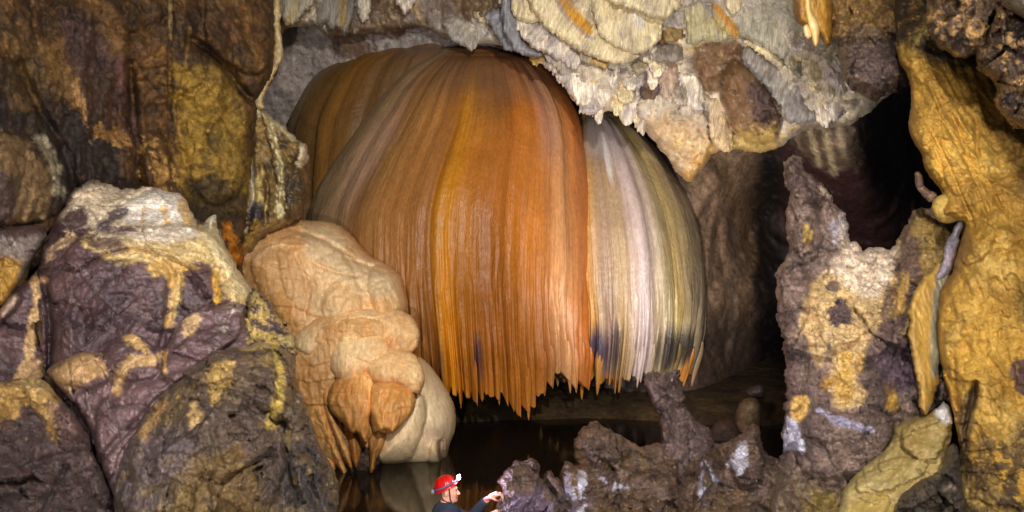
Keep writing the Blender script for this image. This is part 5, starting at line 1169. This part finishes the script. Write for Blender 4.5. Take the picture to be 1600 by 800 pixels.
# ================================================================== the caver
import openvdb
def sdf_mesh(name, prims, voxel, material, parent, k=0.02, colf=None, smooth=True):
    """one continuous skin round tapered limbs and ellipsoids"""
    pts = np.array([np.add(p[i], s * m) for p in prims for i, s in ((1, 1), (1, -1), (2 if p[0] == 'c' else 1, 1), (2 if p[0] == 'c' else 1, -1)) for m in [np.max(p[3])]])
    lo, hi = pts.min(0) - .02, pts.max(0) + .02
    n = np.ceil((hi - lo) / voxel).astype(int) + 1
    gx, gy, gz = np.meshgrid(*[lo[i] + np.arange(n[i]) * voxel for i in range(3)], indexing='ij')
    P = np.stack([gx, gy, gz], -1)
    d = None
    for p in prims:
        kk = p[4] if len(p) > 4 else k
        if p[0] == 'c':
            a, b = np.array(p[1], float), np.array(p[2], float)
            r1, r2 = p[3]
            ab = b - a
            t = np.clip(((P - a) @ ab) / (ab @ ab), 0, 1)
            q = np.linalg.norm(P - a - t[..., None] * ab, axis=-1) - (r1 + (r2 - r1) * t)
        else:                                            # ellipsoid: centre, tilt about Y, radii
            c, ang, r = np.array(p[1], float), p[2], np.array(p[3], float)
            v = P - c
            ca, sa = math.cos(ang), math.sin(ang)
            v = np.stack([v[..., 0] * ca + v[..., 2] * sa, v[..., 1], -v[..., 0] * sa + v[..., 2] * ca], -1)
            q = (np.linalg.norm(v / r, axis=-1) - 1) * r.min()
        if d is None:
            d = q
        elif kk < 0:                                     # carve
            d = np.maximum(d, -q)
        else:
            h = np.clip(.5 + .5 * (d - q) / kk, 0, 1)
            d = d * (1 - h) + q * h - kk * h * (1 - h)
    g = openvdb.FloatGrid(1.0)
    g.copyFromArray(d.astype(np.float32))
    g.transform = openvdb.createLinearTransform(voxelSize=1.0)
    v, f = g.convertToQuads(0.0)
    v = np.array(v) * voxel + lo
    f = np.array(f)[:, ::-1]
    col = colf(v) if colf else np.tile(lin((200, 150, 130)), (len(v), 1))
    return link_mesh(name, v, f, col, material, parent, smooth)

hx, hy, hz = -0.69, 8.5, 0.0        # the caver's axis; the water is at z = 0
person = empty('person', (hx - .06, hy, -1.0), 'caver in a red helmet and dark overalls holding on to the rock at the pool', 'person')
SKIN = mat('skin', rough=.5, scale=30, bump=.08, spec=.4, var=.06, dist=.004)
CLOTH = flat('dark_overall_cloth', (44, 48, 66), .8, bump=.6, bscale=35)
# head centre; profile turned to +X with the far side away from us, tipped up slightly
H = np.array([-0.675, 8.5, 0.515])
def h(x, y, z): return (H[0] + x * 1.0, H[1] + y, H[2] + z)
def E_(x, y, z, rx, ry, rz, a=0, k=.012): return ('e', h(x, y, z), a, (rx, ry, rz), k)
hand1 = (-0.155, 8.42, 0.500)
hand2 = (-0.150, 8.34, 0.335)
def hand(c, up, prims, palm_dir=(1, 0, -.1)):
    c = np.array(c, float)
    # palm, then four fingers bent over the rock and a thumb from the side near the wrist
    prims.append(('c', tuple(c + (-.115, .02, -.062)), tuple(c + (-.06, 0, -.02)), (.027, .026), .015))
    prims.append(('c', tuple(c + (-.06, .0, -.018)), tuple(c + (-.01, 0, .004)), (.029, .030), .012))
    for i, (dy, ln) in enumerate(((-.030, .88), (-.010, 1.0), (.012, .95), (.032, .76))):
        b = c + (-.005, dy * .9, .004)
        m1 = b + np.array((.042, dy * .15, .006)) * ln
        m2 = m1 + np.array((.020, 0, -.022)) * ln
        m3 = m2 + np.array((.004, 0, -.022)) * ln
        prims.append(('c', tuple(b), tuple(m1), (.0115, .0100), .006))
        prims.append(('c', tuple(m1), tuple(m2), (.0100, .0090), .003))
        prims.append(('c', tuple(m2), tuple(m3), (.0090, .0078), .003))
    t0 = c + (-.055, -.022, -.030)
    t1 = t0 + (.040, -.020, -.016)
    t2 = t1 + (.030, .004, -.006)
    prims.append(('c', tuple(t0), tuple(t1), (.0150, .0120), .010))
    prims.append(('c', tuple(t1), tuple(t2), (.0120, .0090), .004))
pr = [
    E_(-.015, 0, .030, .098, .076, .098, 0, .02),           # skull
    E_(.045, 0, -.020, .050, .060, .085, .10, .03),          # face
    E_(.040, 0, -.080, .052, .045, .040, -.10, .03),         # jaw
    E_(.080, 0, -.096, .016, .020, .018, 0, .016),           # chin
    E_(.082, 0, .030, .016, .044, .012, 0, .014),            # brow
    ('c', h(.090, 0, .010), h(.116, 0, -.028), (.009, .014), .010),   # nose
    E_(.106, 0, -.032, .012, .018, .010, 0, .008),
    E_(.094, 0, -.058, .012, .022, .0075, 0, .006),          # upper lip
    E_(.092, 0, -.071, .011, .020, .0075, 0, .006),          # lower lip
    E_(.062, -.038, -.020, .026, .018, .026, 0, .02),        # near cheek
    E_(.062, .038, -.020, .026, .018, .026, 0, .02),
    E_(-.015, -.072, -.010, .018, .010, .032, .15, .006),    # ears
    E_(-.015, .072, -.010, .018, .010, .032, .15, .006),
    E_(.090, -.030, .012, .010, .012, .009, 0, -1),          # eye sockets
    E_(.090, .030, .012, .010, .012, .009, 0, -1),
    ('c', h(-.020, 0, -.070), h(-.020, 0, -.190), (.055, .062), .03),  # neck
    ('c', h(-.030, 0, -.190), (-.74, 8.5, -.35), (.070, .130), .06),   # chest and trunk under the cloth
    ('c', (-.74, 8.5, -.35), (-.74, 8.5, -.60), (.130, .140), .06),
    ('c', (-.74, 8.40, -.60), (-.70, 8.40, -1.0), (.085, .065), .05), ('c', (-.74, 8.60, -.60), (-.70, 8.60, -1.0), (.085, .065), .05),
    ('c', (-.72, 8.36, .28), (-.46, 8.30, .10), (.050, .042), .04), ('c', (-.46, 8.30, .10), (-.285, 8.34, .265), (.040, .030), .03),
    ('c', (-.72, 8.64, .28), (-.46, 8.58, .18), (.050, .042), .04), ('c', (-.46, 8.58, .18), (-.285, 8.45, .425), (.040, .030), .03),
    ('c', (-.285, 8.45, .425), (-.265, 8.44, .440), (.030, .027), .02), ('c', (-.285, 8.34, .262), (-.262, 8.345, .275), (.030, .027), .02),
]
hand(hand1, 1, pr)
hand(hand2, 1, pr)
def skin_c(v):
    c = np.tile(lin((226, 160, 136)), (len(v), 1))
    q = (v - H)
    lips = (np.abs(q[:, 2] + .064) < .013) & (q[:, 0] > .085)
    c[lips] = lin((186, 96, 88))
    hair = (q[:, 0] < -.03) & (q[:, 2] > -.05) & (q[:, 2] < .2)
    c[hair] = lin((186, 134, 104))
    for s_ in (-1, 1):
        e = ((q[:, 0] - .086) / .014) ** 2 + ((q[:, 1] - s_ * .032) / .016) ** 2 + ((q[:, 2] - .010) / .0075) ** 2 < 1
        c[e] = lin((96, 62, 52))
        e = ((q[:, 0] - .090) / .02) ** 2 + ((q[:, 1] - s_ * .032) / .024) ** 2 + ((q[:, 2] - .034) / .005) ** 2 < 1
        c[e] = lin((150, 100, 76))
    return c
body = sdf_mesh('body', pr, .0042, SKIN, person, colf=skin_c)
# jacket, with a stand up collar and sleeves that end at the wrists
jk = [
    ('c', (-.70, 8.50, .27), (-.745, 8.5, -.10), (.150, .175), .05),
    ('c', (-.70, 8.34, .285), (-.72, 8.66, .285), (.088, .088), .06),
    ('c', (-.745, 8.5, -.10), (-.74, 8.5, -.55), (.178, .170), .05),
    ('c', (-.70, 8.34, .27), (-.46, 8.29, .10), (.082, .068), .05), ('c', (-.46, 8.29, .10), (-.290, 8.34, .250), (.064, .047), .04),
    ('c', (-.70, 8.66, .27), (-.46, 8.58, .18), (.082, .068), .05), ('c', (-.46, 8.58, .18), (-.292, 8.455, .412), (.064, .047), .04),
    ('c', (-.675, 8.42, .345), (-.615, 8.44, .320), (.022, .016), .02), ('c', (-.675, 8.42, .345), (-.76, 8.46, .360), (.022, .022), .02),
    ('c', (-.76, 8.46, .360), (-.76, 8.54, .360), (.022, .022), .02), ('c', (-.76, 8.54, .36), (-.66, 8.58, .345), (.022, .02), .02), ('c', (-.66, 8.58, .345), (-.60, 8.54, .32), (.02, .016), .02),
]
# creases of the cloth
_rr = random.Random(3)
for i in range(14):
    u = _rr.random(); a0 = np.array((-.70 + .24 * u, 8.27 - .01 * u, .30 - .17 * u)); jk.append(('c', tuple(a0), tuple(a0 + (_rr.uniform(-.03, .05), _rr.uniform(-.01, .03), _rr.uniform(-.08, -.02))), (.014, .008), .012))
sdf_mesh('jacket', jk, .007, CLOTH, person, colf=lambda v: np.tile(lin((44, 48, 66)), (len(v), 1)))

# helmet: a ribbed shell tilted back a little, with rim, strap, elastic band and lamp
RED = flat('red_helmet_shell', (196, 22, 20), .28)
BLK = flat('black_webbing', (22, 22, 26), .7)
def shell():
    n, m = 44, 80
    t = np.linspace(0, 1, n)[:, None] * 1.0; a = np.linspace(0, 2 * math.pi, m, endpoint=False)[None, :]
    th = t * 1.62
    flare = .012 * sstep(.88, 1, t)
    rib = .0045 * np.maximum(0, np.cos(a * 9)) ** 2 * sstep(.15, .4, t) * sstep(.85, .7, t)
    r = 1 + (rib + flare) / .12
    X = .124 * np.sin(th) * np.cos(a) * r; Y = .106 * np.sin(th) * np.sin(a) * r; Z = .126 * np.cos(th) * (1 + rib / .12) + 0 * a
    Z = Z - .015 * np.maximum(0, -np.cos(a)) * sstep(.7, 1, t)
    out = np.stack([X, Y, Z], -1)
    inn = out[::-1] * .955
    return np.concatenate([out, inn]), m
P, m_ = shell()
def tilt(P, ang=-.42, c=(-.695, 8.5, .560)):
    ca, sa = math.cos(ang), math.sin(ang)
    X, Y, Z = P[..., 0], P[..., 1], P[..., 2]
    return np.stack([X * ca + Z * sa + c[0], Y + c[1], -X * sa + Z * ca + c[2]], -1)
V = tilt(P)
n_ = V.shape[0]
i = np.arange(n_ * m_).reshape(n_, m_); A, B = i[:-1], i[1:]
helmet = link_mesh('helmet', V.reshape(-1, 3), np.stack([A, B, np.roll(B, -1, 1), np.roll(A, -1, 1)], -1).reshape(-1, 4), None, RED, person)

def tube(name, path, r, material, parent, flatz=1.0):
    path = np.array(path, float)
    q = path
    for _ in range(2):
        q = np.concatenate([q[:1], np.stack([q[:-1] * .75 + q[1:] * .25, q[:-1] * .25 + q[1:] * .75], 1).reshape(-1, 3), q[-1:]])
    m = 10
    a = np.linspace(0, 2 * math.pi, m, endpoint=False)
    tg = np.gradient(q, axis=0); tg /= np.linalg.norm(tg, axis=1)[:, None] + 1e-9
    up = np.cross(tg, (0, 1, 0)); up /= np.linalg.norm(up, axis=1)[:, None] + 1e-9
    sd = np.cross(tg, up)
    V = q[:, None] + r * (np.cos(a)[None, :, None] * up[:, None] + flatz * np.sin(a)[None, :, None] * sd[:, None])
    n = len(q)
    i = np.arange(n * m).reshape(n, m); A, B = i[:-1], i[1:]
    F = np.stack([A, B, np.roll(B, -1, 1), np.roll(A, -1, 1)], -1).reshape(-1, 4)
    par = parent
    loc = np.array(par.matrix_basis.translation) if par.parent is None else np.array(par.parent.location) + np.array(par.location)
    me = bpy.data.meshes.new(name); me.from_pydata((V.reshape(-1, 3) - loc).tolist(), [], F.tolist()); me.update()
    for p in me.polygons: p.use_smooth = True
    me.materials.append(material)
    o = bpy.data.objects.new(name, me); C.objects.link(o); o.parent = par
    return o
# chin strap: down from the helmet's side, under the chin, and a strap to the nape, on both sides
tube('chin_strap', [h(.016, -.088, .05), h(.020, -.076, .0), h(.026, -.062, -.075), h(.04, -.050, -.112), h(.05, 0, -.128), h(.04, .050, -.112), h(.026, .062, -.075), h(.020, .076, 0), h(.016, .088, .05)], .0065, BLK, person, .5)
tube('nape_strap', [h(-.075, -.070, .0), h(-.055, -.070, -.07), h(-.01, -.064, -.098), h(.035, -.052, -.108)], .0055, BLK, person, .5)
band = tilt(np.array([[.136 * math.cos(a), .118 * math.sin(a), .028 - .0 * math.cos(a)] for a in np.linspace(0, 2 * math.pi, 40)]))
tube('lamp_band', band, .009, flat('grey_lamp_band', (96, 84, 120), .6), helmet, .4)
def blob(name, c, r, material, parent):
    n, m = 14, 20
    t = np.linspace(0.02, math.pi - .02, n)[:, None]; a = np.linspace(0, 2 * math.pi, m, endpoint=False)[None, :]
    f = lambda q: np.sign(q) * np.abs(q) ** .6
    V = np.stack([c[0] + r[0] * f(np.sin(t)) * f(np.cos(a)), c[1] + r[1] * f(np.sin(t)) * f(np.sin(a)), c[2] + r[2] * f(np.cos(t)) + 0 * a], -1)
    i = np.arange(n * m).reshape(n, m); A, B = i[:-1], i[1:]
    F = np.stack([A, B, np.roll(B, -1, 1), np.roll(A, -1, 1)], -1).reshape(-1, 4)
    F = np.concatenate([F, ])
    o = tube(name, [c, np.add(c, (.001, 0, 0))], .001, material, parent)
    old = o.data
    loc = np.array(parent.parent.location) + np.array(parent.location) if parent.parent else np.array(parent.location)
    me = bpy.data.meshes.new(name); me.from_pydata((V.reshape(-1, 3) - loc).tolist(), [], F.tolist() + [list(i[0][::-1])] + [list(i[-1])]); me.update()
    for p in me.polygons: p.use_smooth = True
    me.materials.append(material)
    o.data = me
    bpy.data.meshes.remove(old)
    return o
lamp_c = tilt(np.array([[.138, -.01, .046]]))[0]
batt_c = tilt(np.array([[-.146, -.02, .016]]))[0]
blob('headlamp', lamp_c, (.022, .030, .024), BLK, helmet)
blob('lamp_lens', lamp_c + (.026, -.016, .010), (.016, .024, .024), flat('lit_lamp_lens', (235, 250, 255), .2, emit=90), helmet)
blob('battery_pack', batt_c, (.020, .030, .024), flat('battery_grey', (120, 124, 130), .35), helmet)
lamp('headlamp_beam', tuple(lamp_c + (.05, -.02, .01)), (1.4, 8.1, .75), 75, (.62, .58, 1.0), .02, 100, .9)
